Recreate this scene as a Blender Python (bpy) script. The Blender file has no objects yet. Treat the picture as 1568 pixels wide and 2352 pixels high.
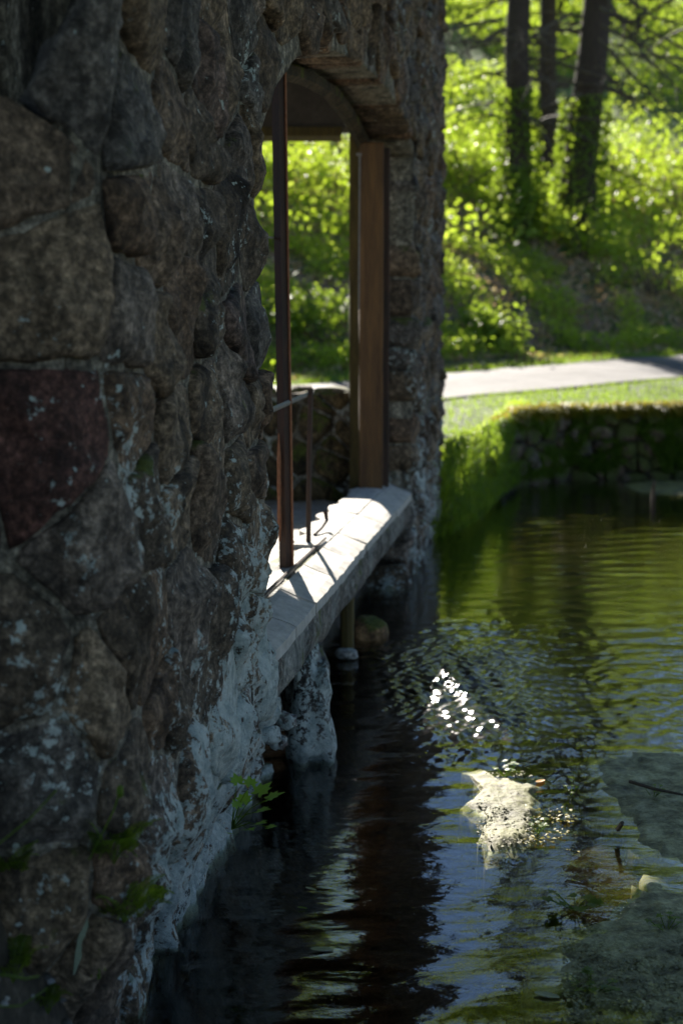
import bpy, math, random
import numpy as np
from mathutils import Vector, noise
R = math.radians
SC = bpy.context.scene
COL = SC.collection
rng = np.random.default_rng(7)
random.seed(7)

# ------------------------------------------------------------------ camera, sky, sun, exposure
H = 2.0                       # eye height above the water
PITCH = math.atan(620 / 5000)
cam_d = bpy.data.cameras.new('camera')
cam = bpy.data.objects.new('camera', cam_d); COL.objects.link(cam)
cam.location = (0, 0, H)
cam.rotation_euler = (R(90) - PITCH, 0, 0)
cam_d.sensor_fit = 'VERTICAL'; cam_d.sensor_height = 36; cam_d.sensor_width = 24
cam_d.lens = 50
cam_d.clip_start = 0.05; cam_d.clip_end = 600
cam_d.dof.use_dof = True
cam_d.dof.focus_distance = 5.3
cam_d.dof.aperture_fstop = 2.1
SC.camera = cam

SUN_AZ, SUN_EL = -9.8, 27.0    # degrees right of +Y, degrees up
w = bpy.data.worlds.new('World'); SC.world = w; w.use_nodes = True
nt = w.node_tree; nt.nodes.clear()
sky = nt.nodes.new('ShaderNodeTexSky'); sky.sky_type = 'NISHITA'; sky.sun_disc = False
sky.dust_density = 0.0; sky.ozone_density = 2.2; sky.air_density = 0.8; sky.sun_elevation = R(SUN_EL); sky.sun_rotation = R(SUN_AZ)
bg = nt.nodes.new('ShaderNodeBackground'); bg.inputs[1].default_value = 0.055
wo = nt.nodes.new('ShaderNodeOutputWorld')
nt.links.new(sky.outputs[0], bg.inputs[0]); nt.links.new(bg.outputs[0], wo.inputs[0])
sl = bpy.data.lights.new('sun', 'SUN'); sl.energy = 5.0; sl.angle = R(0.55); sl.color = (1, 0.93, 0.82)
so = bpy.data.objects.new('sun', sl); COL.objects.link(so)
sd = Vector((math.sin(R(SUN_AZ)) * math.cos(R(SUN_EL)), math.cos(R(SUN_AZ)) * math.cos(R(SUN_EL)), math.sin(R(SUN_EL))))
so.rotation_euler = sd.to_track_quat('Z', 'Y').to_euler()
so.location = sd * 40
SC.view_settings.view_transform = 'Standard'; SC.view_settings.look = 'None'
SC.view_settings.gamma = 1; SC.view_settings.use_curve_mapping = False
SC.view_settings.exposure = 1.8
SC.render.engine = 'CYCLES'
SC.cycles.max_bounces = 8; SC.cycles.transparent_max_bounces = 12
SC.cycles.sample_clamp_indirect = 4
SC.cycles.use_denoising = True

# ------------------------------------------------------------------ helpers
F = 3267.0                     # focal length in units of the 1568 px wide reading of the photograph
def ray(px, py):
    d = Vector((px - 784, F, -(py - 1176)))
    c, s = math.cos(PITCH), math.sin(PITCH)
    return Vector((d.x, d.y * c + d.z * s, -d.y * s + d.z * c)).normalized()
def at(px, py, Y=None, Z=None):
    d = ray(px, py)
    t = Y / d.y if Y is not None else (Z - H) / d.z
    return Vector((0, 0, H)) + d * t
def nz(x, y, z=0.0): return noise.noise(Vector((x, y, z)))
def sstep(a, b, x):
    t = min(1, max(0, (x - a) / (b - a))); return t * t * (3 - 2 * t)

def tag(o, label=None, cat=None, group=None, kind=None):
    if label: o['label'] = label
    if cat: o['category'] = cat
    if group: o['group'] = group
    if kind: o['kind'] = kind
    return o
def empty(name, loc=(0, 0, 0), parent=None):
    o = bpy.data.objects.new(name, None); COL.objects.link(o); o.location = loc
    o.empty_display_size = 0.2
    if parent: o.parent = parent
    return o
def mesh_obj(name, verts, faces, mat, parent=None, smooth=True, loc=None):
    """verts in world space; origin set at loc (default centre of the base); parent chain has no rotation"""
    v = np.asarray(verts, dtype=np.float32)
    if loc is None:
        loc = (float(v[:, 0].mean()), float(v[:, 1].mean()), float(v[:, 2].min()))
    L = np.array(loc, dtype=np.float32)
    me = bpy.data.meshes.new(name)
    if isinstance(faces, np.ndarray):
        n, k = faces.shape
        me.vertices.add(len(v)); me.vertices.foreach_set('co', (v - L).ravel())
        me.loops.add(n * k); me.loops.foreach_set('vertex_index', faces.astype(np.int32).ravel())
        me.polygons.add(n); me.polygons.foreach_set('loop_start', np.arange(0, n * k, k, dtype=np.int32))
        me.polygons.foreach_set('loop_total', np.full(n, k, dtype=np.int32))
        me.update(calc_edges=True)
    else:
        me.from_pydata([tuple(p) for p in (v - L)], [], faces); me.update()
    if smooth: me.polygons.foreach_set('use_smooth', [True] * len(me.polygons))
    me.materials.append(mat)
    o = bpy.data.objects.new(name, me); COL.objects.link(o)
    o.location = loc
    if parent:
        o.parent = parent
        pl = Vector((0, 0, 0)); p = parent
        while p: pl += p.location; p = p.parent
        o.location = Vector(loc) - pl
    return o
class MB:
    def __init__(s): s.v = []; s.f = []
    def add(s, v, f):
        b = len(s.v); s.v += [tuple(p) for p in v]; s.f += [tuple(b + i for i in q) for q in f]
    def box(s, c, d, rz=0, jit=0):
        cx, cy, cz = c; dx, dy, dz = [q / 2 for q in d]; co, si = math.cos(rz), math.sin(rz); v = []
        for z in (-dz, dz):
            for x, y in ((-dx, -dy), (dx, -dy), (dx, dy), (-dx, dy)):
                x += random.uniform(-jit, jit); y += random.uniform(-jit, jit)
                v.append((cx + x * co - y * si, cy + x * si + y * co, cz + z + random.uniform(-jit, jit)))
        s.add(v, [(0, 3, 2, 1), (4, 5, 6, 7), (0, 1, 5, 4), (1, 2, 6, 5), (2, 3, 7, 6), (3, 0, 4, 7)])
    def tube(s, pts, rad, n=6, cap=True):
        pts = [Vector(p) for p in pts]; m = len(pts)
        if not hasattr(rad, '__len__'): rad = [rad] * m
        v = []; up = None
        for i, p in enumerate(pts):
            t = (pts[min(i + 1, m - 1)] - pts[max(i - 1, 0)]).normalized()
            a = Vector((0, 0, 1)) if abs(t.z) < 0.9 else Vector((1, 0, 0))
            if up is not None: a = up
            u = (a - t * a.dot(t)).normalized(); up = u; q = t.cross(u)
            for k in range(n):
                th = 2 * math.pi * k / n
                v.append(p + (u * math.cos(th) + q * math.sin(th)) * rad[i])
        f = [(i * n + k, i * n + (k + 1) % n, (i + 1) * n + (k + 1) % n, (i + 1) * n + k) for i in range(m - 1) for k in range(n)]
        if cap: f += [tuple(range(n))[::-1], tuple(range((m - 1) * n, m * n))]
        s.add(v, f)
    def build(s, name, mat, parent=None, smooth=False): return mesh_obj(name, s.v, s.f, mat, parent, smooth)

def leaf_quads(c, nrm, size, aspect=0.55, fold=0.12):
    """rhombic leaves: arrays of centres, normals, sizes"""
    n = len(c)
    nrm = nrm / np.linalg.norm(nrm, axis=1, keepdims=True)
    a = rng.normal(size=(n, 3)); a -= nrm * (a * nrm).sum(1, keepdims=True); a /= np.linalg.norm(a, axis=1, keepdims=True)
    b = np.cross(nrm, a); s = size[:, None]
    v = np.stack([c - a * s * .5, c + b * s * .5 * aspect + nrm * s * fold, c + a * s * .5, c - b * s * .5 * aspect + nrm * s * fold], 1)
    return v.reshape(-1, 3), np.arange(4 * n).reshape(-1, 4)

# ------------------------------------------------------------------ materials
class NT:
    def __init__(s, name):
        s.m = bpy.data.materials.new(name); s.m.use_nodes = True; s.t = s.m.node_tree; s.t.nodes.clear()
        s.out = s.n('ShaderNodeOutputMaterial')
    def n(s, typ, ins=None, **kw):
        q = s.t.nodes.new(typ)
        for k, v in kw.items(): setattr(q, k, v)
        if ins:
            for k, v in ins.items(): s.set(q.inputs[k], v)
        return q
    def set(s, sock, v):
        if isinstance(v, bpy.types.NodeSocket): s.t.links.new(v, sock)
        elif isinstance(v, tuple) and len(v) == 3 and sock.type == 'RGBA': sock.default_value = (*v, 1)
        else: sock.default_value = v
    def pos(s, scale=(1, 1, 1)):
        g = s.n('ShaderNodeNewGeometry')
        return s.n('ShaderNodeMapping', {'Vector': g.outputs['Position'], 'Scale': scale}).outputs[0]
    def noise(s, scale, detail=4, rough=.55, vec=None, dist=0):
        q = s.n('ShaderNodeTexNoise', {'Scale': scale, 'Detail': detail, 'Roughness': rough, 'Distortion': dist})
        if vec is not None: s.set(q.inputs['Vector'], vec)
        return q.outputs['Fac']
    def ramp(s, fac, stops, interp='LINEAR'):
        q = s.n('ShaderNodeValToRGB', {'Fac': fac}); cr = q.color_ramp; cr.interpolation = interp
        while len(cr.elements) < len(stops): cr.elements.new(.5)
        for e, (p, c) in zip(cr.elements, stops):
            e.position = p; e.color = (*c, 1) if isinstance(c, tuple) else (c, c, c, 1)
        return q.outputs[0]
    def mix(s, f, a, b, bt='MIX'):
        q = s.n('ShaderNodeMix', data_type='RGBA', blend_type=bt)
        s.set(q.inputs[0], f); s.set(q.inputs[6], a); s.set(q.inputs[7], b); return q.outputs[2]
    def math(s, op, a, b=0.0, clamp=False):
        q = s.n('ShaderNodeMath', operation=op, use_clamp=clamp); s.set(q.inputs[0], a); s.set(q.inputs[1], b); return q.outputs[0]
    def mrange(s, v, a, b, c=0.0, d=1.0):
        q = s.n('ShaderNodeMapRange', {'Value': v, 'From Min': a, 'From Max': b, 'To Min': c, 'To Max': d}, interpolation_type='SMOOTHSTEP'); return q.outputs[0]
    def bump(s, h, strength=.5, dist=.01, nrm=None):
        q = s.n('ShaderNodeBump', {'Height': h, 'Strength': strength, 'Distance': dist})
        if nrm is not None: s.set(q.inputs['Normal'], nrm)
        return q.outputs[0]
    def bsdf(s, col, rough=.8, nrm=None, **kw):
        q = s.n('ShaderNodeBsdfPrincipled', {'Base Color': col, 'Roughness': rough})
        for k, v in kw.items(): s.set(q.inputs[k.replace('_', ' ')], v)
        if nrm is not None: s.set(q.inputs['Normal'], nrm)
        return q.outputs[0]
    def done(s, sh): s.t.links.new(sh, s.out.inputs[0]); return s.m

def stone_mat(name, lichen=.88, mossy=0.0, mortar=False, dark=1.0):
    t = NT(name)
    p = t.pos(); sep = t.n('ShaderNodeSeparateXYZ', {0: p})
    X, Y, Z = sep.outputs
    n1 = t.noise(5, 6, .6, p); n2 = t.noise(28, 5, .65, p); n3 = t.noise(110, 3, .6, p)
    if mortar: base = t.ramp(n1, [(.3, (.10, .088, .066)), (.7, (.24, .21, .165))])
    else:
        oi = t.n('ShaderNodeObjectInfo')
        var = t.ramp(n1, [(.25, .45), (.5, .9), (.75, 1.45)])
        base = t.mix(1.0, oi.outputs['Color'], var, 'MULTIPLY')
    grit = t.noise(46, 6, .72, p); chip = t.noise(19, 5, .7, p)
    spk = t.ramp(grit, [(.36, .35), (.5, .95), (.62, 1.9), (.7, 2.8)])
    base = t.mix(.9, base, spk, 'MULTIPLY')
    base = t.mix(.8, base, t.ramp(chip, [(.36, .35), (.5, 1.0), (.64, 1.9)]), 'MULTIPLY')
    # dark damp streaks running down
    st = t.noise(1, 5, .6, t.pos((7, 7, .9)))
    base = t.mix(t.mrange(st, .5, .66), base, t.mix(1.0, base, (.26, .25, .24), 'MULTIPLY'))
    if lichen:
        broad = t.noise(1, 4, .6, t.pos((3.2, 3.2, 1.5)))
        hi = t.mrange(Z, .35, 1.9, .22, -.05)
        zone = t.math('MULTIPLY', t.mrange(Y, 3.5, 4.8), t.mrange(Y, 7.0, 5.8, .45, 1.0))
        val = t.math('ADD', t.noise(30, 7, .72, p), t.math('MULTIPLY', t.math('SUBTRACT', broad, .5), .85))
        val = t.math('ADD', val, t.math('MINIMUM', hi, t.math('MULTIPLY', hi, zone)))
        m = t.mrange(val, .60, .66)
        base = t.mix(t.math('MULTIPLY', m, lichen), base, t.ramp(chip, [(.35, (.26, .32, .31)), (.6, (.56, .61, .58))]))
        dots = t.mrange(t.noise(15, 3, .6, p), .70, .73)
        base = t.mix(t.math('MULTIPLY', dots, .8 * lichen), base, (.50, .58, .54))
    ms = t.noise(3.2, 6, .65, p)
    thr = .66 - .22 * mossy
    up = t.n('ShaderNodeSeparateXYZ', {0: t.n('ShaderNodeNewGeometry').outputs['Normal']}).outputs[2]
    mm = t.mrange(t.math('ADD', ms, t.math('MULTIPLY', up, .12)), thr, thr + .07)
    base = t.mix(t.math('MULTIPLY', mm, .85), base, t.ramp(n2, [(.3, (.035, .055, .008)), (.7, (.13, .15, .02))]))
    if dark != 1.0: base = t.mix(1.0, base, (dark, dark, dark), 'MULTIPLY')
    b = t.bump(n1, .8, .03); b = t.bump(n2, 1.0, .016, b); b = t.bump(grit, .8, .006, b)
    return t.done(t.bsdf(base, .82, b, Specular_IOR_Level=.35))

def simple_mat(name, c0, c1, scale=20, rough=.8, bump=.5, dist=.005, stretch=(1, 1, 1), metal=0.0):
    t = NT(name); p = t.pos(stretch); n1 = t.noise(scale, 6, .6, p); n2 = t.noise(scale * 5, 4, .6, p)
    f = t.math('ADD', t.math('MULTIPLY', n1, .65), t.math('MULTIPLY', n2, .35))
    b = t.bump(f, bump, dist)
    return t.done(t.bsdf(t.ramp(f, [(.35, c0), (.65, c1)]), rough, b, Metallic=metal))
def leaf_mat(name, cols, trans=.55, tcol=(.46, .58, .05), rough=.5):
    t = NT(name); g = t.n('ShaderNodeNewGeometry')
    n = len(cols)
    c = t.ramp(g.outputs['Random Per Island'], [(i / max(1, n - 1), q) for i, q in enumerate(cols)])
    big = t.noise(.45, 3, .5, t.pos())
    c2 = t.mix(t.mrange(big, .35, .65, .0, .45), c, t.mix(1.0, c, (.45, .6, .5), 'MULTIPLY'))
    d = t.bsdf(c2, rough, None, Specular_IOR_Level=.35)
    tr = t.n('ShaderNodeBsdfTranslucent', {'Color': t.mix(.5, t.mix(1.0, c2, (2.4, 2.4, 1.3), 'MULTIPLY'), tcol)}).outputs[0]
    mx = t.n('ShaderNodeMixShader', {0: trans, 1: d, 2: tr}).outputs[0]
    return t.done(mx)

M = {}
M['stone'] = stone_mat('wall_stone')
M['stone_ledge'] = stone_mat('ledge_beam_stone', lichen=.25, mossy=.35)
M['stone_bank'] = stone_mat('bank_stone', lichen=0, mossy=.95, dark=.8)
M['stone_inner'] = stone_mat('inner_stone', lichen=0, mossy=.45)
M['mortar'] = stone_mat('mortar', mortar=True)
M['mortar_bank'] = stone_mat('bank_mortar', lichen=0, mossy=.9, mortar=True, dark=.35)
M['coping'] = simple_mat('ledge_stone', (.33, .31, .28), (.54, .515, .475), 14, .85, .5, .006)
M['rust'] = simple_mat('rusty_iron', (.018, .010, .007), (.06, .025, .013), 18, .7, .6, .003, (1, 1, .25))
M['rust_bright'] = simple_mat('flaking_rust', (.20, .07, .03), (.38, .17, .09), 30, .8, .6, .003)
M['iron_pale'] = simple_mat('worn_iron', (.12, .11, .10), (.25, .23, .21), 30, .5, .3, .002)
M['timber'] = simple_mat('weathered_timber', (.06, .029, .012), (.17, .085, .028), 5, .8, .8, .008, (4, 4, .35))
M['timber_moss'] = simple_mat('mossy_timber', (.05, .035, .010), (.14, .10, .025), 6, .85, .7, .006, (3, 3, .5))
M['plaster'] = simple_mat('lintel_plaster', (.06, .048, .036), (.11, .09, .07), 6, .9, .3, .004)
M['mud'] = simple_mat('floor_dirt', (.26, .24, .21), (.46, .43, .38), 6, .9, .6, .01)
M['bark'] = simple_mat('bark', (.020, .014, .010), (.065, .045, .032), 6, .9, .9, .02, (5, 5, .8))
M['twig'] = simple_mat('dead_twig', (.04, .03, .022), (.11, .085, .06), 8, .9, .3, .005)
M['leaf_lime'] = leaf_mat('lime_leaf', [(.15, .22, .014), (.22, .29, .03), (.17, .25, .018), (.30, .33, .10), (.10, .18, .02)])
M['leaf_mid'] = leaf_mat('mid_leaf', [(.06, .12, .012), (.09, .16, .015), (.13, .19, .03), (.05, .09, .01)], .5)
M['leaf_dark'] = leaf_mat('dark_leaf', [(.03, .07, .01), (.05, .10, .012), (.04, .08, .015)], .3, (.15, .25, .02))
M['grass'] = leaf_mat('grass_blade', [(.06, .13, .012), (.09, .17, .02), (.11, .17, .02), (.05, .11, .015)], .45)
M['maple'] = leaf_mat('maple_leaf', [(.16, .28, .03), (.22, .36, .05)], .35, (.4, .6, .06))
M['moss_gold'] = leaf_mat('golden_moss', [(.26, .21, .012), (.34, .26, .02), (.20, .20, .012)], .3, (.4, .3, .02))
M['litter'] = leaf_mat('leaf_litter', [(.40, .27, .20), (.50, .38, .32), (.26, .16, .10), (.60, .50, .44)], .4, (.3, .15, .08))
M['orange_leaf'] = leaf_mat('orange_leaf', [(.42, .16, .02), (.5, .25, .04)], .2, (.5, .2, .02))

# ground: soil, litter, turf by place
def ground_mat():
    t = NT('ground_soil'); p = t.pos()
    n1 = t.noise(1.3, 6, .6, p); n2 = t.noise(22, 5, .65, p); n3 = t.noise(90, 3, .6, p)
    soil = t.ramp(n2, [(.3, (.022, .018, .012)), (.55, (.07, .055, .038)), (.75, (.16, .13, .10))])
    turf = t.ramp(n2, [(.3, (.02, .04, .006)), (.7, (.06, .10, .015))])
    lit = t.ramp(n2, [(.3, (.08, .05, .03)), (.7, (.28, .19, .14))])
    sp = t.n('ShaderNodeSeparateXYZ', {0: p}).outputs; Y = sp[1]
    silt = t.ramp(n2, [(.3, (.05, .045, .015)), (.6, (.17, .165, .075)), (.8, (.26, .25, .13))])
    soil = t.mix(t.mrange(sp[0], .25, .6), soil, silt)
    far = t.mix(t.mrange(Y, 34, 44), t.mix(t.math('MULTIPLY', t.mrange(n1, .42, .58), t.mrange(Y, 25, 28)), turf, lit), t.ramp(n2, [(.3, (.06, .10, .01)), (.7, (.18, .24, .04))]))
    c = t.mix(t.mrange(Y, 12, 14), soil, far)
    b = t.bump(n2, .8, .03); b = t.bump(n3, .6, .006, b)
    return t.done(t.bsdf(c, .9, b))
M['ground'] = ground_mat()
def path_mat():
    t = NT('path_gravel'); p = t.pos(); n2 = t.noise(35, 5, .6, p); n1 = t.noise(1.6, 4, .6, p)
    c = t.mix(.5, t.ramp(n2, [(.3, (.05, .044, .045)), (.7, (.115, .104, .106))]), t.ramp(n1, [(.38, (.035, .031, .033)), (.62, (.135, .125, .13))]))
    return t.done(t.bsdf(c, .85, t.bump(n2, .5, .01)))
M['path'] = path_mat()
def algae_mat(name, bright):
    t = NT(name); p = t.pos(); n1 = t.noise(5, 7, .65, p); n2 = t.noise(55, 5, .7, p)
    mot = t.noise(13, 7, .72, p)
    if bright: c = t.ramp(mot, [(.34, (.045, .034, .004)), (.44, (.085, .078, .012)), (.55, (.12, .12, .022)), (.7, (.165, .16, .045))])
    else: c = t.ramp(mot, [(.34, (.10, .085, .035)), (.46, (.25, .235, .11)), (.56, (.38, .36, .19)), (.7, (.50, .47, .28))])
    c = t.mix(.8, c, t.ramp(n1, [(.35, .35), (.5, .95), (.65, 1.4)]), 'MULTIPLY')
    c = t.mix(.6, c, t.ramp(n2, [(.3, .4), (.5, .95), (.7, 1.5)]), 'MULTIPLY')
    b = t.bump(n1, .6, .02); b = t.bump(n2, .8, .006, b)
    return t.done(t.bsdf(c, .7, b))
M['algae'] = algae_mat('algae_crust', False)
M['algae_bright'] = algae_mat('sunlit_moss_crust', True)
def water_mat():
    t = NT('stream_water')
    p = t.pos(); sep = t.n('ShaderNodeSeparateXYZ', {0: p}); X, Y, Z = sep.outputs
    low = t.noise(1, 3, .5, t.pos((2.6, 5.5, 1)), dist=.3)
    mid = t.noise(1, 4, .55, t.pos((9, 19, 1)), dist=.4)
    fine = t.noise(1, 3, .5, t.pos((34, 42, 1)), dist=.2)
    dx = t.math('SUBTRACT', X, .8); dy = t.math('MULTIPLY', t.math('SUBTRACT', Y, 8.2), .45)
    rgh = t.mrange(t.math('ADD', t.math('MULTIPLY', dx, dx), t.math('MULTIPLY', dy, dy)), .1, .6, .13, .05)
    h = t.math('ADD', t.math('MULTIPLY', low, .006), t.math('MULTIPLY', mid, .0018))
    b = t.bump(h, 1.0, 1.0)
    gl = t.n('ShaderNodeBsdfGlossy', {'Color': (1, 1, 1), 'Roughness': rgh, 'Normal': b}).outputs[0]
    tr = t.n('ShaderNodeBsdfTransparent', {'Color': (.93, .95, .88)}).outputs[0]
    fr = t.n('ShaderNodeFresnel', {'IOR': 1.36, 'Normal': b}).outputs[0]
    geo = t.n('ShaderNodeNewGeometry')
    f2 = t.math('MULTIPLY', t.math('MULTIPLY', fr, 1.25, True), t.math('SUBTRACT', 1.0, geo.outputs['Backfacing']))
    mx = t.n('ShaderNodeMixShader', {0: f2, 1: tr, 2: gl}).outputs[0]
    va = t.n('ShaderNodeVolumeAbsorption', {'Color': (.40, .34, .12), 'Density': 8.0}).outputs[0]
    t.t.links.new(va, t.out.inputs[1])
    return t.done(mx)
M['water'] = water_mat()

# ------------------------------------------------------------------ terrain
BANK = [(-30, 13.0), (-6, 12.6), (.2, 13.2), (.9, 13.7), (1.25, 14.6), (1.75, 16.8), (2.3, 19.0), (3.1, 19.9), (4.85, 20.2), (8, 20.4), (14, 20.0), (60, 19)]
def bank_y(x):
    for (x0, y0), (x1, y1) in zip(BANK, BANK[1:]):
        if x <= x1: return y0 + (y1 - y0) * max(0, (x - x0)) / (x1 - x0)
    return 19
def path_near(x): return 21.5 + (x - 1.7) * .70 if x < 8 else 25.9 + (x - 8) * .35
def path_far(x): return path_near(x) + 3.55
def upland(x, y):
    h = 1.05 + .077 * (y - 21.5)
    if y < 20: h = max(h, .82)
    d = y - path_far(x) - 1.2
    if d > 0: h += .33 * d * sstep(0, 3.0, d) if d < 60 else 19.8 + (d - 60) * .05; h -= .077 * min(d, 60) * .5
    return h + .05 * nz(x * .7, y * .7) + (.25 * nz(x * .25, y * .25, 3) if d > 0 else 0)
def mud(x, y):
    """near bars of silt right of the view, in water level metres"""
    k = sstep(.25, 1.05, x - .10 * (y - 4.4) + .25 * nz(x * 1.7, y * 1.7, 5))
    k *= sstep(6.9, 5.4, y + .8 * nz(x * 1.3, y * 1.3, 9))
    return -.55 + .47 * k
def terrain(x, y):
    by = bank_y(x)
    bed = -.55 + .08 * nz(x, y)
    bed = max(bed, mud(x, y) + .02 * nz(x * 4, y * 4))
    # right bank, outside the frame
    rb = sstep(2.6 + .30 * y, 4.2 + .30 * y, x) if y < by else 0
    bed = bed * (1 - rb) + (.9 + .1 * nz(x, y)) * rb
    # left near bank under the building
    xl = -.60 - .10 * (4.3 - y) if y < 4.3 else -.62 + .142 * (y - 4.3) - .12
    lb = sstep(xl + .28, xl - .30, x + .10 * nz(x * 3, y * 3))
    up_ = .44 * sstep(-.50, -.86, x) * sstep(4.5, 3.6, y)
    if y < 13.2: bed = bed * (1 - lb) + (.34 + up_ + .08 * nz(x * 2.5, y * 2.5) + .03 * nz(x * 9, y * 9)) * lb
    if y < 1.5:                                             # the bank the photographer stands on
        k = sstep(2.6, 1.0, y); bed = bed * (1 - k) + .45 * k
    soft = .35 if x > 2.35 else .35 + .6 * sstep(2.6, 1.6, x)
    k = sstep(by - .05, by + soft, y)
    return bed * (1 - k) + upland(x, y) * k if k > 0 else bed
xs = np.concatenate([np.linspace(-90, -6, 22), np.arange(-5.5, -1.5, .3), np.arange(-1.5, 3.2, .055), np.arange(3.2, 12, .22), np.linspace(12.5, 90, 24)])
ys = np.concatenate([np.linspace(-40, 1, 14), np.arange(1.3, 8.5, .06), np.arange(8.5, 13, .16), np.arange(13, 22, .12), np.arange(22, 34, .3), np.arange(34, 100, 1.1), np.linspace(101, 220, 20)])
gv = [(x, y, terrain(x, y)) for y in ys for x in xs]
nx = len(xs)
ii, jj = np.meshgrid(np.arange(len(ys) - 1), np.arange(nx - 1), indexing='ij')
a = (ii * nx + jj).ravel()
ground = mesh_obj('ground', gv, np.stack([a, a + 1, a + nx + 1, a + nx], 1), M['ground'], loc=(0, 0, 0))
tag(ground, 'dark soil and wooded hillside', None, kind='structure')

# water body (closed, bed below it)
wx0, wx1, wy0, wy1 = -5, 14, .5, 20.6
WX = np.concatenate([[-5, -3, -1.6], np.arange(-1.0, .2, .05), np.arange(.2, 1.3, .011), np.arange(1.3, 5.2, .03), [6, 8, 11, 14]])
WY = np.concatenate([[.5, 2, 3.2], np.arange(3.8, 7.0, .03), np.arange(7.0, 9.8, .012), np.arange(9.8, 10, .04), np.arange(10.0, 20.2, .05), [20.4, 20.6]])
gx, gy = np.meshgrid(WX, WY)
def waves(x, y, comps):
    z = np.zeros_like(x)
    for lam, amp, az, ph in comps:
        k = 2 * np.pi / lam; z += amp * np.sin(k * (x * math.sin(az) + y * math.cos(az)) + ph + 1.1 * np.sin(x * 1.7 + ph * 3) + .9 * np.sin(y * 1.3 + ph * 5))
    return z
wr = random.Random(12)
calm = [(wr.uniform(.10, .42), 0, wr.gauss(0, .45), wr.uniform(0, 20)) for _ in range(16)]; calm = [(l, l * .0022, a_, p_) for l, _, a_, p_ in calm]
rif_ = [(wr.uniform(.04, .13), 0, wr.uniform(.5, 2.6), wr.uniform(0, 20)) for _ in range(22)]; rif_ = [(l, l * .0245, a_, p_) for l, _, a_, p_ in rif_]
rr_ = np.sqrt((gx - .78) ** 2 + ((gy - 8.25) * .42) ** 2) + .12 * np.sin(gx * 4.1 + gy * 1.2) + .08 * np.sin(gy * 5 - gx * 7)
rw = np.clip((1.10 - rr_) / .95, 0, 1); rw = .95 * rw ** 2.6
rw2 = np.clip((2.3 - np.sqrt(((gx - 2.5) * .9) ** 2 + ((gy - 7.9) * .9) ** 2)) / 2.0, 0, 1) * .30
patch = .75 + .55 * np.sin(gx * 1.9 + gy * .8 + 1) * np.sin(gy * 1.25 - gx * .6) + .25 * np.sin(gx * 4.3 - gy * 2.2)
gz = waves(gx, gy, calm) * patch * (1 - .3 * rw) + waves(gx, gy, rif_) * np.maximum(rw, rw2)
edge = (gx <= -3) | (gx >= 11) | (gy <= 2) | (gy >= 20.3); gz[edge] = 0
nX, nY = len(WX), len(WY)
V = np.stack([gx.ravel(), gy.ravel(), gz.ravel()], 1)
ii, jj = np.meshgrid(np.arange(nY - 1), np.arange(nX - 1), indexing='ij'); a = (ii * nX + jj).ravel()
Fq = np.stack([a, a + 1, a + nX + 1, a + nX], 1).tolist()
rim = list(range(nX)) + [i * nX + nX - 1 for i in range(1, nY)] + [(nY - 1) * nX + j for j in range(nX - 2, -1, -1)] + [i * nX for i in range(nY - 2, 0, -1)]
nb = len(V); V = np.concatenate([V, V[rim] * np.array([1, 1, 0]) + np.array([0, 0, -1.5])]); L = len(rim)
for i in range(L): j = (i + 1) % L; Fq.append((rim[j], rim[i], nb + i, nb + j))
Fq.append(tuple(nb + i for i in range(L))[::-1])
water = mesh_obj('water', V, Fq, M['water'], smooth=True, loc=(0, 0, 0))
tag(water, 'dark rippling stream', None, kind='structure')

# gravel path
pv, pf = [], []
pxs = np.arange(-26, 40, .5)
for i, x in enumerate(pxs):
    for k in range(9):
        y = path_near(x) + 3.55 * k / 8 + .10 * nz(x * 1.5, k * .1, 2) * (1 if k in (0, 8) else 0)
        pv.append((x, y, upland(x, y) + .03 + .02 * math.sin(k / 8 * math.pi)))
    if i: pf += [(9 * (i - 1) + k, 9 * i + k, 9 * i + k + 1, 9 * (i - 1) + k + 1) for k in range(8)]
path = mesh_obj('path', pv, pf, M['path'])
tag(path, 'pale gravel footpath beyond the stream', None, kind='structure')

# ------------------------------------------------------------------ stone building generators
def clip(poly, px, py, nx_, ny_):
    out = []
    for i in range(len(poly)):
        a, b = poly[i], poly[(i + 1) % len(poly)]
        da = (a[0] - px) * nx_ + (a[1] - py) * ny_; db = (b[0] - px) * nx_ + (b[1] - py) * ny_
        if da <= 0: out.append(a)
        if (da < 0 < db) or (db < 0 < da):
            t = da / (da - db); out.append((a[0] + (b[0] - a[0]) * t, a[1] + (b[1] - a[1]) * t))
    return out
def cells(u0, u1, v0, v1, su, sv, seed, jit=.42, extra=None):
    """irregular stone outlines by bisector clipping"""
    r = random.Random(seed); pts = []
    j = 0; vv = v0 + sv / 2
    while vv < v1 + sv:
        uu = u0 - su / 2 + (su / 2 if j % 2 else 0)
        while uu < u1 + su:
            pts.append((uu + r.uniform(-jit, jit) * su, vv + r.uniform(-jit, jit) * sv)); uu += su * r.uniform(.75, 1.3)
        vv += sv * r.uniform(.8, 1.15); j += 1
    P = np.array(pts); res = []
    for i, (cx, cy) in enumerate(pts):
        if not (u0 - .01 <= cx <= u1 + .01 and v0 - .01 <= cy <= v1 + .01): continue
        poly = [(cx - su * 2, cy - sv * 2), (cx + su * 2, cy - sv * 2), (cx + su * 2, cy + sv * 2), (cx - su * 2, cy + sv * 2)]
        d = np.hypot((P[:, 0] - cx) / su, (P[:, 1] - cy) / sv)
        for k in np.argsort(d)[1:16]:
            qx, qy = pts[k]; poly = clip(poly, (cx + qx) / 2, (cy + qy) / 2, qx - cx, qy - cy)
            if len(poly) < 3: break
        if len(poly) < 3: continue
        poly = [(min(u1, max(u0, a)), min(v1, max(v0, b))) for a, b in poly]
        res.append(((cx, cy), poly))
    return res
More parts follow.
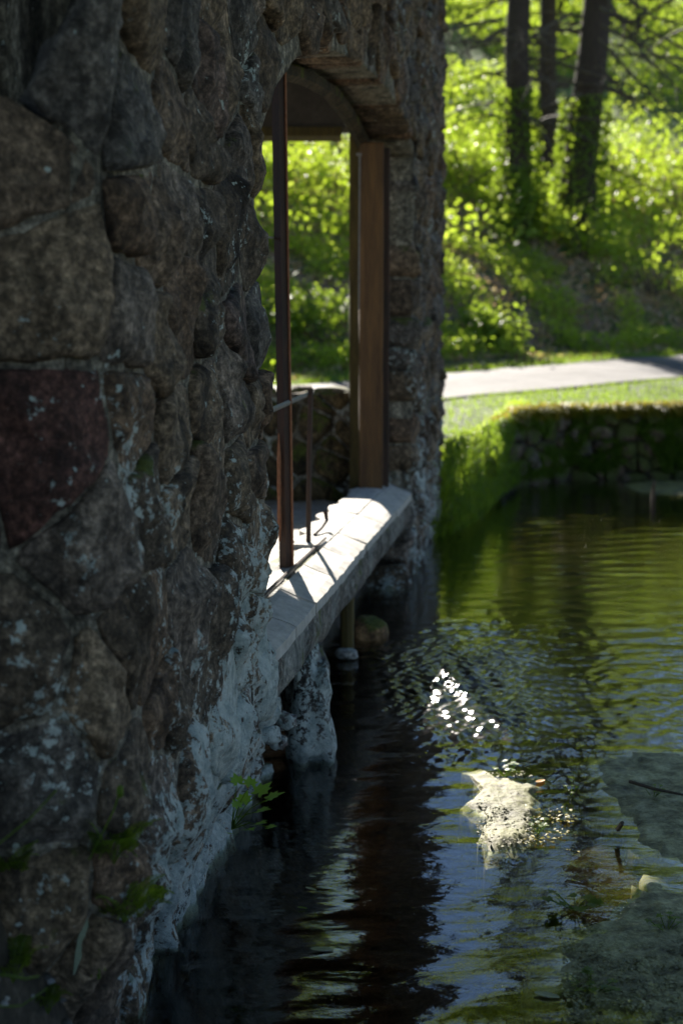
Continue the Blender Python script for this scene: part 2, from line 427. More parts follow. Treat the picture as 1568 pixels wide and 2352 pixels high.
def resample(poly, n):
    L = [math.dist(poly[i], poly[(i + 1) % len(poly)]) for i in range(len(poly))]; T = sum(L); out = []
    for k in range(n):
        t = T * k / n; i = 0
        while t > L[i] and i < len(L) - 1: t -= L[i]; i += 1
        a, b = poly[i], poly[(i + 1) % len(poly)]; q = t / L[i] if L[i] > 1e-9 else 0
        out.append((a[0] + (b[0] - a[0]) * q, a[1] + (b[1] - a[1]) * q))
    return out
def stone(S, c, poly, name, mat, parent, col, gap=.010, dome=.04, depth=.12, n=16, rough=.02, lift=0.0, seed=0):
    """S(u,v) -> (point, normal); rough-hewn stone filling poly"""
    rp = resample(poly, n); m = len(rp)
    sm = [((rp[i - 1][0] + 5 * rp[i][0] + rp[(i + 1) % m][0]) / 7, (rp[i - 1][1] + 5 * rp[i][1] + rp[(i + 1) % m][1]) / 7) for i in range(m)]
    cx = sum(p[0] for p in sm) / m; cy = sum(p[1] for p in sm) / m
    rad = sum(math.dist(p, (cx, cy)) for p in sm) / m
    if rad < .025: return None
    tilt = (random.uniform(-1, 1), random.uniform(-1, 1))
    fine = n > 17
    rings = ((1.0, -1, 0), (1.0, 0, -.3), (.96, 0, .35), (.88, 0, .72), (.74, 0, .92), (.58, 0, .98), (.40, 0, 1.0), (.20, 0, 1.0)) if fine else ((1.0, -1, 0), (1.0, 0, -.3), (.94, 0, .5), (.78, 0, .9), (.50, 0, 1.0), (.24, 0, 1.0))
    # two broken facets
    fa = random.uniform(0, 6.28); fb = fa + random.uniform(1.5, 4); fo = random.uniform(.1, .5) * rad; fs = random.uniform(.2, .6)
    V = []
    for ri, (f, back, hh) in enumerate(rings):
        for i, (x, y) in enumerate(sm):
            ux, uy = x - cx, y - cy; l = math.hypot(ux, uy) + 1e-6
            jag = 1 + .10 * nz(i * .9, seed * 3.1) + .05 * nz(i * 2.3, seed)
            k = max(.2, (l - gap) / l) * f * min(1.03, jag)
            x2, y2 = cx + ux * k, cy + uy * k
            P, N = S(x2, y2)
            if back: V.append(P - N * depth); continue
            d = dome * hh + lift + (tilt[0] * ux + tilt[1] * uy) * k * .20
            for a_ in (fa, fb): d -= max(0, (ux * math.cos(a_) + uy * math.sin(a_)) * k - fo) * fs
            Q = P * 1.0; r1 = 1 - 2 * abs(nz(Q.x * 5 + seed, Q.y * 5, Q.z * 3.2)); r2 = nz(Q.x * 14, Q.y * 14 + seed, Q.z * 9); r3 = nz(Q.x * 34, Q.y * 34 + seed, Q.z * 24)
            d += rough * (.8 * (r1 - .5) + .75 * r2 + .4 * r3) * (1 if ri > 1 else .5)
            V.append(P + N * max(d, -.012 if ri < 2 else -.002))
    P, N = S(cx, cy); V.append(P + N * max(.002, dome + lift))
    fc = []
    for r_ in range(len(rings) - 1):
        for i in range(m):
            j = (i + 1) % m; fc.append((r_ * m + i, r_ * m + j, (r_ + 1) * m + j, (r_ + 1) * m + i))
    q = (len(rings) - 1) * m
    for i in range(m): fc.append((q + i, q + (i + 1) % m, len(V) - 1))
    fc.append(tuple(range(m))[::-1])
    o = mesh_obj(name, V, fc, mat, parent, True, loc=tuple(P)); o.color = (*col, 1)
    return o
PALS = [(.105, .090, .070), (.135, .114, .090), (.085, .075, .064), (.115, .095, .078), (.088, .090, .094), (.155, .132, .105), (.115, .088, .068), (.075, .064, .052), (.125, .115, .11)]
def pal(r): return tuple(q * k * 1.1 for q, k in zip(r.choice(PALS), (1.10, .93, .77))) if 1 else tuple(q for q in r.choice(PALS))

KX, CX = .1426, -1.09
S0 = 3.50                       # corner of the wall
def plan(s):
    """plan point of the water side face; turns at the near corner towards the left"""
    def A(s): return Vector((KX * s + CX, s, 0))
    def B(s): return A(S0) + Vector((-.90, -.30, 0)) * (S0 - s)
    e = .14
    if s >= S0 + e: return A(s)
    if s <= S0 - e: return B(s)
    t = (s - (S0 - e)) / (2 * e)
    return B(S0 - e) * (1 - t) ** 2 + A(S0) * 2 * t * (1 - t) + A(S0 + e) * t * t
def face(s, v, off=0.0):
    p = plan(s); q = plan(s + .02); o = plan(s - .02)
    t = (q - o).normalized(); N = Vector((t.y, -t.x, 0))
    und = .17 * sstep(.62, .0, v) * sstep(7.4, 6.2, s) + .05 * sstep(.4, -.1, v) * sstep(11, 12, s)
    bulge = .035 * nz(s * .9, v * .8, 1.5)
    P = Vector((p.x, p.y, v)) + N * (off - und + bulge)
    return P, N
SILL0, SILL1 = 5.58, 11.55
TOPC = [(5.3, 2.3), (5.58, 2.66), (5.9, 2.92), (6.36, 3.15), (7.1, 3.34), (8.4, 3.51), (9.5, 3.60), (10.4, 3.58), (11.2, 3.50), (11.75, 3.40), (11.85, 3.38)]
def lerp(tab, x):
    if x <= tab[0][0]: return tab[0][1]
    for (a, b), (c, d) in zip(tab, tab[1:]):
        if x <= c: return b + (d - b) * (x - a) / (c - a)
    return tab[-1][1]
def top_curve(s): return lerp(TOPC, s)
J0 = [(0, 6.35), (.30, 6.2), (.50, 5.9), (.56, 5.62), (3.0, 5.60)]   # near jamb by height
J1 = [(0, 11.35), (.50, 11.5), (3.5, 11.75)]
def in_open(s, v):
    if v < .52: return 6.35 - .9 * v < s < 11.35          # passage under the ledge
    return 5.60 < s < 11.74 and v < top_curve(s)
THK, WTOP = .40, 5.8

bld = empty('stone_boathouse', (-.9, 5.0, 0))
tag(bld, 'dark fieldstone mill ruin with an arched window opening over the stream', 'building')
# mortar core in columns
def core(name, s_list, lo, hi, parent, mat, off=-.010, thick=THK, nv=26, S=face):
    V, Fc = [], []; m = nv + 1
    for s in s_list:
        l, h_ = lo(s), hi(s)
        for k in range(m):
            v_ = l + (h_ - l) * k / nv; P, N = S(s, v_)
            n_ = .012 * nz(P.x * 7, P.y * 7, P.z * 7) + .008 * nz(P.x * 25, P.y * 25, P.z * 25)
            V.append(P + N * (off + n_))
        for k in range(m):
            v_ = l + (h_ - l) * k / nv; P, N = S(s, v_); V.append(P - N * thick)
    L = 2 * m; n = len(s_list)
    for i in range(n - 1):
        a, b = i * L, (i + 1) * L
        for k in range(nv):
            Fc.append((a + k, b + k, b + k + 1, a + k + 1)); Fc.append((a + m + k, a + m + k + 1, b + m + k + 1, b + m + k))
        Fc.append((a, a + m, b + m, b)); Fc.append((a + nv, b + nv, b + m + nv, a + m + nv))
    for i in (0, n - 1):
        a = i * L
        for k in range(nv):
            q = (a + k, a + k + 1, a + m + k + 1, a + m + k); Fc.append(q if i == 0 else q[::-1])
    return mesh_obj(name, V, Fc, mat, parent, True)
near_wall = core('near_wall', list(np.arange(2.5, 3.2, .1)) + list(np.arange(3.2, 3.8, .035)) + list(np.arange(3.8, 5.56, .06)), lambda s: -.55, lambda s: 4.3 if s > 3.44 else 2.50, bld, M['mortar'], nv=70)
arch_wall = core('arch_wall', list(np.arange(5.55, 11.80, .08)), lambda s: top_curve(s) + .05, lambda s: WTOP if s > 9.4 else 4.3, bld, M['mortar'], nv=26)
far_pier = core('far_pier', list(np.arange(11.80, 14.75, .08)), lambda s: -.55, lambda s: WTOP, bld, M['mortar'], nv=60)
under_core = core('footing', list(np.arange(5.50, 6.20, .06)), lambda s: -.5, lambda s: .50 - .3 * sstep(5.7, 6.3, s), near_wall, M['mortar'], nv=12, off=-.05)
# stones of the face
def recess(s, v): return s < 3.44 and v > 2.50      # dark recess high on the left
r = random.Random(3)
def add_stones(lst, parent, S, mat, flt, opening=True, **kw):
    n = 0
    for (c, poly) in lst:
        if flt(*c): continue
        dep = .12
        if opening:
            for ds, dv in ((.3, 0), (-.3, 0), (0, -.3), (0, .3)):
                if in_open(c[0] + ds, c[1] + dv): dep = THK + .03
        if opening and c[1] > 1.2:                      # dress the stones along the arch and the jamb to a line
            poly = [(a_, max(b_, top_curve(a_) + .012)) if (5.5 < a_ < 11.85 and c[1] > top_curve(c[0]) and c[0] < 11.75) else (max(a_, 11.73) if c[0] > 11.7 else a_, b_) for a_, b_ in resample(poly, 18)]
        k = dict(kw); k.setdefault('dome', r.uniform(.014, .034)); k['lift'] = r.uniform(-.004, .016)
        k['seed'] = r.uniform(0, 50)
        o = stone(S, c, poly, 'stone', mat, parent, pal(r), depth=dep, **k); n += 1 if o else 0
    return n
c1 = cells(2.5, 5.64, -.1, 4.3, .36, .29, 11)
# one dark red stone, as in the photograph, on the left return
RED = []
for c, poly in c1:
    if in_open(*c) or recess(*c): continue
    dep = .12 if c[0] < 5.2 else THK + .03
    if 1.50 < c[1] < 1.75 and 3.15 < c[0] < 3.5 and not RED: RED.append(1); col = (.085, .040, .032)
    elif r.random() < .05: col = (.11, .075, .06)
    else: col = pal(r)
    big = c[0] < 4.2
    o = stone(face, c, poly, 'stone', M['stone'], near_wall, col, depth=dep, gap=.009, dome=r.uniform(.014, .036), lift=r.uniform(-.002, .014), n=30, rough=.034, seed=r.uniform(0, 50))
c2 = cells(5.5, 14.75, -.1, WTOP, .34, .26, 12)
add_stones([q for q in c2 if 5.64 < q[0][0] <= 11.80 and q[0][1] > 1.5 and (q[0][0] > 9.4 or q[0][1] < 4.3)], arch_wall, face, M['stone'], in_open, n=14, rough=.035)
add_stones([q for q in c2 if q[0][0] > 11.80 or (q[0][0] > 11.3 and q[0][1] <= 1.5)], far_pier, face, M['stone'], in_open, n=18, rough=.04)
add_stones(cells(5.55, 6.4, -.1, .5, .22, .15, 21, jit=.3), under_core, lambda s, v: face(s, v, -.02), M['stone'], in_open, opening=False, n=14, rough=.03)
# far end of the pier (quoin face towards the far bank)
def endface(u, v):
    P, N = face(14.72, v); return P - N * u + Vector((0, .02, 0)), Vector((0, 1, 0))
add_stones(cells(0, .45, -.1, WTOP, .34, .26, 13), far_pier, endface, M['stone'], lambda a, b: False, opening=False, n=12)
# recess panel behind the upper left
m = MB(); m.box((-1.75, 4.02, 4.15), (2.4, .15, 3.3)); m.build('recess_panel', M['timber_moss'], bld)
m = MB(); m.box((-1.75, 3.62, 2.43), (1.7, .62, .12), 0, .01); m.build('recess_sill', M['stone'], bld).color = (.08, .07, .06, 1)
IX0 = lambda s: KX * s + CX - .2
# low roof added out of view, its eave darkening the upper wall
RV = []
for s_ in (2.2, 9.4):
    pe = plan(max(s_, S0)); RV += [(KX * s_ + CX + .75, s_, 4.28), (-4.6, s_, 5.2), (-4.6, s_, 5.36), (KX * s_ + CX + .75, s_, 4.44)]
mesh_obj('shade_roof', RV, [(0, 1, 5, 4), (3, 7, 6, 2), (0, 4, 7, 3), (1, 2, 6, 5), (0, 3, 2, 1), (4, 5, 6, 7)], M['timber_moss'], bld, False)
m = MB(); m.add([(-4.6, 9.4, 4.95), (IX0(9.4), 9.4, 4.85), (IX0(12.1), 12.1, 4.85), (-4.6, 12.1, 4.95), (-4.6, 9.4, 5.07), (IX0(9.4), 9.4, 4.97), (IX0(12.1), 12.1, 4.97), (-4.6, 12.1, 5.07)], [(0, 3, 2, 1), (4, 5, 6, 7), (0, 1, 5, 4), (1, 2, 6, 5), (2, 3, 7, 6), (3, 0, 4, 7)])
m.build('shade_roof', M['timber_moss'], bld)  # also unseen, added to block bright sky from the water reflection
# inner faces: back wall, end wall, floor
def add_wall(name, x0, x1, y0, y1, z0, z1, mat=M['mortar']):
    m = MB(); m.box(((x0 + x1) / 2, (y0 + y1) / 2, (z0 + z1) / 2), (x1 - x0, y1 - y0, z1 - z0)); return m.build(name, mat, bld)
IX = lambda s: KX * s + CX - THK
add_wall('back_wall', -4.4, -4.0, 4.6, 12.2, -.4, 2.6)
ENDY = 11.75
par = add_wall('end_parapet', -4.0, IX(ENDY) - .02, ENDY, ENDY + .38, -.4, 1.52, M['mortar'])
def parface(u, v): return Vector((u, ENDY - .01, v)), Vector((0, -1, 0))
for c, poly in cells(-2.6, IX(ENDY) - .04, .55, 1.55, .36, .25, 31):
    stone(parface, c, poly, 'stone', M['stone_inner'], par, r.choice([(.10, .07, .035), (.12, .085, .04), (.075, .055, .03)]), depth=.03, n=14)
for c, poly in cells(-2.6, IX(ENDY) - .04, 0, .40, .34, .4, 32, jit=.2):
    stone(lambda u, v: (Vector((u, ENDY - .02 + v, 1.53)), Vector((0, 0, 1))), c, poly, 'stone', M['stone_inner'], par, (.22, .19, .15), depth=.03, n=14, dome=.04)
lin = add_wall('lintel', -4.0, IX(ENDY) - .02, ENDY, ENDY + .3, 3.66, 4.75, M['plaster'])  # hidden upper part raised to keep sun off the near water
m = MB(); m.box((-2.0, ENDY + .14, 3.63), (4.0, .34, .07)); m.build('lintel_board', M['timber_moss'], bld)
add_wall('end_pier', -4.4, -3.4, ENDY + .4, ENDY + .8, -.4, 4.12)
# floor of earth and stone
fx, ff = [], []
FX = np.arange(-4.0, .42, .11); FY = np.arange(4.5, 11.76, .11)
for y in FY:
    xe = IX(y) + .03
    for x in FX:
        xx = min(x, xe); fx.append((xx, y, .64 + .035 * nz(xx * 3, y * 3, 2) + .02 * nz(xx * 11, y * 11)))
n_ = len(FX)
for i in range(len(FY) - 1):
    for j in range(n_ - 1):
        cxx, cyy = FX[j], FY[i]
        if -1.0 < cxx < -.55 and 9.2 < cyy < 9.9: continue     # hole in the floor
        ff.append((i * n_ + j, i * n_ + j + 1, (i + 1) * n_ + j + 1, (i + 1) * n_ + j))
flo = mesh_obj('floor', fx, ff, M['mud'], bld)

# window ledge: rough stone beam with coping stones, dropping outwards
ledge = empty('window_ledge', (-.1, 8.4, .5), bld); ledge.location = Vector((-.1, 8.4, .5)) - bld.location
def ledge_pt(s, o, z):   # o = metres inwards from the wall face line
    t = Vector((KX, 1, 0)).normalized(); N = Vector((t.y, -t.x, 0)); return Vector((KX * s + CX, s, z)) - N * o
SL = np.arange(5.45, 11.72, .07)
V, Fc = [], []
prof = [(.36, .40), (.20, .40), (.03, .455), (-.012, .52), (-.018, .60), (-.012, .68), (.0, .728), (.15, .78), (.36, .79)]
for s in SL:
    for k, (o, z) in enumerate(prof):
        n1 = nz(s * 2.2, k * .7, 1) * .03 + nz(s * 8, k * 1.7, 4) * .014
        low = .035 * nz(s * 1.1, 7) if k < 3 else 0
        V.append(ledge_pt(s, o - (n1 if k > 1 else 0), z + (low + n1 if k < 4 else 0)))
mP = len(prof)
for i in range(len(SL) - 1):
    for k in range(mP): j = (k + 1) % mP; Fc.append((i * mP + k, i * mP + j, (i + 1) * mP + j, (i + 1) * mP + k))
Fc += [tuple(range(mP))[::-1], tuple(range((len(SL) - 1) * mP, len(SL) * mP))]
beam = mesh_obj('ledge_beam', V, [f[::-1] for f in Fc], M['stone_ledge'], ledge); beam.color = (.15, .135, .115, 1)
def slab(name, s0, s1, o0, o1, z0, z1, th, mat, parent, jag=0.0, col=None):
    """coping stone with worn edges: top from (o0,z0) outer to (o1,z1) inner"""
    ns, no = max(3, int((s1 - s0) / .07)), 5; V, Fc = [], []
    for layer in (0, 1):
        for i in range(ns + 1):
            for k in range(no + 1):
                s = s0 + (s1 - s0) * i / ns; q = k / no
                e = 0
                if k == no: e = jag * (.5 + nz(s * 5, 3.3)) * 1.4
                if k == 0: e = .008 * nz(s * 9, 8)
                o = o0 + (o1 - o0) * q + e
                edge = .006 if (k in (0, no) or i in (0, ns)) else 0
                z = z0 + (z1 - z0) * q - edge + .006 * nz(s * 4, o * 9) + .003 * nz(s * 20, o * 20)
                V.append(ledge_pt(s, o, z - th * layer))
    m_ = (ns + 1) * (no + 1); id_ = lambda l, i, k: l * m_ + i * (no + 1) + k
    for i in range(ns):
        for k in range(no):
            Fc.append((id_(0, i, k), id_(0, i, k + 1), id_(0, i + 1, k + 1), id_(0, i + 1, k)))
            Fc.append((id_(1, i, k), id_(1, i + 1, k), id_(1, i + 1, k + 1), id_(1, i, k + 1)))
        Fc.append((id_(0, i, 0), id_(0, i + 1, 0), id_(1, i + 1, 0), id_(1, i, 0))); Fc.append((id_(0, i, no), id_(1, i, no), id_(1, i + 1, no), id_(0, i + 1, no)))
    for k in range(no):
        Fc.append((id_(0, 0, k), id_(1, 0, k), id_(1, 0, k + 1), id_(0, 0, k + 1))); Fc.append((id_(0, ns, k), id_(0, ns, k + 1), id_(1, ns, k + 1), id_(1, ns, k)))
    o = mesh_obj(name, V, Fc, mat, parent, False); return o
cuts = [5.40, 6.10, 6.62, 7.32, 7.95, 8.55, 9.45, 10.25, 11.40]
for a_, b_ in zip(cuts, cuts[1:]):
    slab('coping_stone', a_ + .010, b_ - .010, -.025 + random.uniform(-.008, .008), .150, .745 + random.uniform(-.007, .007), .815, .05, M['coping'], ledge)
cuts = [8.0, 8.7, 9.5, 10.3, 11.55]
for a_, b_ in zip(cuts, cuts[1:]):
    slab('inner_coping', a_ + .005, b_ - .005, .158, .33, .818 + random.uniform(-.004, .004), .822, .06, M['coping'], ledge, jag=.06)
cuts = [5.40, 6.4, 7.2, 8.0]
for a_, b_ in zip(cuts, cuts[1:]):
    slab('inner_coping', a_ + .005, b_ - .005, .20, .27, .80 + random.uniform(-.004, .004), .80, .06, M['coping'], ledge, jag=.03)
# iron window track left in the ledge and a bent clip
m = MB(); m.tube([ledge_pt(s, .175 + .004 * nz(s * 3, 1), .828) for s in np.arange(5.4, 8.4, .2)], .008, 5); m.build('track', M['rust'], ledge)
m = MB(); p0 = at(722, 1228, Z=.83); m.tube([p0, p0 + Vector((.04, .15, .02)), p0 + Vector((.07, .30, .05)), p0 + Vector((.062, .32, .10))], [.010, .010, .013, .017], 6); m.build('clip', M['rust'], ledge)
# posts
b0 = at(658, 1302, Z=.80)
m = MB(); m.tube([b0 + Vector((0, 0, -.06)), b0 + Vector((-.008, 0, .8)), b0 + Vector((-.022, .0, 1.9)), b0 + Vector((-.030, 0, 2.75))], .037, 4); m.v = m.v
post = m.build('iron_post', M['rust'], bld); 
m = MB(); fl = [b0 + Vector((-.036, -.028, .14 + .07 * k)) for k in range(9)]
m.tube(fl, [.004, .011, .013, .009, .014, .010, .013, .008, .003], 5); m.build('rust_flake', M['rust_bright'], post)
m = MB(); m.tube([b0 + Vector((.034 + dx_, -.012, z)) for z, dx_ in ((0, 0), (.8, -.008), (1.9, -.022), (2.6, -.029))], .006, 4); m.build('rust_edge', M['rust_bright'], post)
b1 = at(708, 1252, Z=.80)
m = MB(); m.tube([b1 + Vector((0, 0, -.05)), b1 + Vector((.006, 0, .5)), b1 + Vector((.016, 0, .90))], .015, 6); post2 = m.build('iron_post', M['rust'], bld)
e0 = at(604, 950, Y=6.4); e1 = at(717, 901, Y=8.45)
m = MB(); m.tube([e0, e1], .013, 5); m.build('rail', M['iron_pale'], bld)
m = MB(); q0 = at(606, 545, Y=7.0); m.tube([q0, at(637, 546, Y=7.5)], .006, 5); m.build('hook', M['iron_pale'], post)
# timber frame at the far side of the window
t0 = at(851, 1098, Y=11.15)
def timber(name, x, y, z0, z1, w_, d_, mat, lean=0):
    m = MB(); nseg = 8; V = []; Fc = []
    for i in range(nseg + 1):
        z = z0 + (z1 - z0) * i / nseg; k = lean * (z - z0)
        for sx, sy in ((-1, -1), (1, -1), (1, 1), (-1, 1)):
            V.append((x + k + sx * (w_ / 2 + .006 * nz(z * 3, sx, sy)), y + sy * (d_ / 2 + .005 * nz(z * 4, sx, sy + 5)), z))
    for i in range(nseg):
        for k in range(4): Fc.append((i * 4 + k, i * 4 + (k + 1) % 4, (i + 1) * 4 + (k + 1) % 4, (i + 1) * 4 + k))
    Fc += [(3, 2, 1, 0), tuple(range(nseg * 4, nseg * 4 + 4))]
    o = mesh_obj(name, V, Fc, mat, bld, False)
    bv = o.modifiers.new('edge', 'BEVEL'); bv.width = .008; bv.segments = 2
    return o
tp = timber('timber_post', t0.x, 11.15, .79, 3.46, .185, .16, M['timber'])
timber('timber_post', at(814, 700, Y=ENDY - .1).x, ENDY - .08, .64, 3.66, .085, .10, M['timber_moss'])
timber('timber_post', at(884, 1098, Y=11.25).x, 11.30, .79, 3.44, .06, .12, M['rust'])
m = MB(); q = at(824, 500, Y=11.0); m.tube([Vector((q.x, q.y, 2.2)), Vector((q.x + .004, q.y, 3.36))], .006, 5); m.tube([Vector((q.x - .02, q.y, 3.36)), Vector((q.x + .02, q.y, 3.36))], .012, 5); m.build('bolt_rod', M['iron_pale'], tp)
# curved timber arch rib under the inner soffit
m = MB(); m.tube([ledge_pt(s, .34, top_curve(s) - .02) for s in np.arange(6.2, 11.6, .3)], .055, 6); m.build('arch_rib', M['stone_inner'], bld).color = (.045, .030, .016, 1)

# ------------------------------------------------------------------ rocks
def blob(name, c, sz, mat, col=None, parent=None, seed=0, rz=0, amp=.22, sub=(10, 14), flat=None):
    V = []; Fc = []; nr, ns = sub
    co, si = math.cos(rz), math.sin(rz)
    for i in range(nr + 1):
        th = math.pi * i / nr
        for k in range(ns):
            ph = 2 * math.pi * k / ns
            x, y, z = math.sin(th) * math.cos(ph), math.sin(th) * math.sin(ph), math.cos(th)
            x = math.copysign(abs(x) ** .75, x); y = math.copysign(abs(y) ** .75, y); z = math.copysign(abs(z) ** .75, z)
            d = 1 + amp * nz(x * 1.3 + seed, y * 1.3, z * 1.3) + amp * .5 * nz(x * 3.5, y * 3.5 + seed, z * 3.5)
            x, y, z = x * sz[0] * d, y * sz[1] * d, z * sz[2] * d
            V.append((c[0] + x * co - y * si, c[1] + x * si + y * co, c[2] + z))
    for i in range(nr):
        for k in range(ns): j = (k + 1) % ns; Fc.append((i * ns + k, (i + 1) * ns + k, (i + 1) * ns + j, i * ns + j))
    o = mesh_obj(name, V, Fc, mat, parent, True)
    if col: o.color = (*col, 1)
    return o
# pale prop stone under the ledge
ps = at(705, 1700, Y=6.62)
prop = blob('prop_stone', (ps.x + .0, 6.72, .21), (.115, .24, .30), M['stone'], (.12, .11, .10), None, 3.1, .1, .42, (26, 28))
tag(prop, 'tall pale lichened stone standing in the water under the window ledge', 'stone')
for i, (px, py, Y, s, lab) in enumerate([(628, 1620, 6.1, .05, 'small pale rubble stone wedged highest under the near end of the ledge'),
        (655, 1655, 6.2, .045, 'small pale rubble stone under the ledge next to the tall pale stone'),
        (610, 1690, 6.0, .05, 'small mossy rubble stone low on the wall foot below the ledge'),
        (640, 1705, 6.15, .038, 'oval pale rubble stone lowest in the heap under the ledge')]):
    c = at(px, py, Y=Y); o = blob('rubble_stone', c, (s * .8, s * 1.2, s * .8), M['stone'], (.17, .15, .14), None, i * 3.3, i, .5)
    tag(o, lab, 'stone', 'rubble stones under the ledge')
c = at(845, 1440, Y=9.4); o = blob('brown_rock', (c.x, 9.4, .02), (.12, .16, .10), M['stone_inner'], (.30, .17, .08), None, 8, .3, .2); tag(o, 'rounded brown rock at the waterline in the shade under the ledge', 'rock')
c = at(795, 1455, Y=8.6); o = blob('pale_rock', (c.x, 8.7, .03), (.07, .08, .03), M['stone'], (.30, .28, .25), None, 5, .3, .2); tag(o, 'small flat rock at the waterline beside the timber stub, coloured pale as if sunlit', 'rock')  # pale colour stands in for sunlight on the rock
m = MB(); m.tube([(at(797, 1400, Y=8.9).x, 8.9, -.2), (at(797, 1400, Y=8.9).x, 8.9, .55)], .045, 8); o = m.build('timber_stub', M['timber_moss']); tag(o, 'dark timber stub rising from the water under the ledge', 'post')

# silt and algae slabs in the stream
def bar(name, px_poly, h0, mat, label, cat, seed, rings=34, n=110, rag=.16, z=0.0):
    poly = [at(x, y, Z=z) for x, y in px_poly]; poly = [(p.x, p.y) for p in poly]
    rp = resample(poly, n); cx = sum(p[0] for p in rp) / n; cy = sum(p[1] for p in rp) / n
    V = [(cx, cy, h0)]; Fc = []
    for i in range(1, rings + 1):
        f = i / rings
        for k, (x, y) in enumerate(rp):
            e = 1 + rag * nz(k * .19 + seed, 2) + rag * .7 * nz(k * .6, seed)
            if abs(k - n) < 3 or k < 3: e = 1
            q = f ** .8 * 1.08 * e
            X, Y = cx + (x - cx) * q, cy + (y - cy) * q
            zz = h0 * (1 - f ** 2.5) - .03 * sstep(.62, .95, f) - .16 * sstep(.94, 1.0, f) + .017 * nz(X * 3.2, Y * 3.2, seed) + .010 * nz(X * 12, Y * 14, seed) + .004 * nz(X * 38, Y * 38, seed)
            V.append((X, Y, zz))
    for k in range(n): Fc.append((0, 1 + k, 1 + (k + 1) % n))
    for i in range(rings - 1):
        for k in range(n): a, b = 1 + i * n + k, 1 + i * n + (k + 1) % n; Fc.append((a, a + n, b + n, b))
    o = mesh_obj(name, V, Fc, mat); tag(o, label, cat); return o
bar('mossy_bar', [(1062, 1765), (1120, 1762), (1215, 1795), (1238, 1800), (1235, 1860), (1215, 1930), (1190, 1960), (1120, 1965), (1095, 1930), (1130, 1900), (1080, 1870), (1062, 1840), (1100, 1815)], .016, M['algae_bright'], 'sunlit yellow green mossy bar standing in the stream crossed by a shadow', 'mud bar', 1)
bar('algae_slab', [(1330, 1745), (1420, 1715), (1650, 1715), (1800, 1800), (1760, 1960), (1560, 2012), (1510, 1998), (1468, 1960), (1430, 1900), (1375, 1825)], .016, M['algae'], 'broad grey green algae covered silt bar beside the sunlit bar', 'mud bar', 4)
bar('algae_slab', [(1480, 2000), (1600, 2030), (1750, 2030), (1850, 2150), (1830, 2330), (1700, 2380), (1480, 2370), (1330, 2310), (1230, 2200), (1290, 2130), (1400, 2100), (1440, 2050)], .010, M['algae'], 'low dull algae bar sinking into dark water at the lower right', 'mud bar', 8, rag=.22)
bar('sand_bar', [(1412, 1112), (1470, 1104), (1600, 1106), (1800, 1112), (1780, 1134), (1560, 1138), (1450, 1132)], .03, M['algae_bright'], 'thin sunlit sand bar below the far mossy bank wall', 'sand bar', 12)

def flecks(name, n, box, mat, label, size, thr, seed, zr=(.004, .012)):
    q = random.Random(seed); out = []
    while len(out) < n:
        p = at(q.uniform(box[0], box[1]), q.uniform(box[2], box[3]), Z=0)
        if nz(p.x * 2.1, p.y * 2.1, seed) + .6 * nz(p.x * 7, p.y * 7, seed) + q.uniform(-.1, .1) < thr: continue
        out.append((p.x, p.y, q.uniform(*zr)))
    c = np.array(out); v, f = leaf_quads(c, rng.normal(0, .22, c.shape) + np.array([0, 0, 1.]), rng.uniform(.4, 1.4, n) ** 2 * size, .7)
    o = mesh_obj(name, v, f, mat, smooth=False, loc=tuple(c.mean(0))); tag(o, label, 'plant debris', None, 'stuff')
flecks('floating_scum', 5000, (1290, 1640, 2080, 2352), M['algae'], 'olive scum and leaf scraps drifting over the shallows at the lower right', .010, .10, 3.3)
flecks('drifting_debris', 200, (1200, 1350, 1830, 1960), M['moss_gold'], 'golden leaf scraps floating round the sunlit mossy bar', .012, .12, 8.1)
flecks('bar_litter', 700, (1095, 1225, 1780, 1950), M['algae_bright'], 'crumbled moss flakes on the sunlit bar', .012, .02, 5.5, (.006, .026))

# ------------------------------------------------------------------ far bank retaining wall
bw = empty('bank_wall', (5, 20, 0)); tag(bw, 'low mossy stone retaining wall along the far bank below the path', 'wall')
def bankface(u, v):
    y = bank_y(u); t = Vector((.3, bank_y(u + .15) - bank_y(u - .15), 0)).normalized(); N = Vector((t.y, -t.x, 0))
    return Vector((u, y - .02, v)) + N * (.06 - .10 * v), N
V, Fc = [], []
for u in np.arange(2.0, 14, .2):
    for vv in np.arange(-.5, 1.01, .15):
        P, N = bankface(u, vv); V.append(P - N * (.04 + .03 * nz(u * 5, vv * 5)))
m_ = len(np.arange(-.5, 1.01, .15)); nn = len(V) // m_
for i in range(nn - 1):
    for k in range(m_ - 1): Fc.append((i * m_ + k, (i + 1) * m_ + k, (i + 1) * m_ + k + 1, i * m_ + k + 1))
mesh_obj('wall_core', V, Fc, M['mortar_bank'], bw)
for c, poly in cells(2.2, 9.0, -.05, 1.0, .30, .19, 41):
    stone(bankface, c, poly, 'stone', M['stone_bank'], bw, pal(r), depth=.08, n=12, dome=.05, lift=r.uniform(-.02, .05), rough=.04, gap=.012)

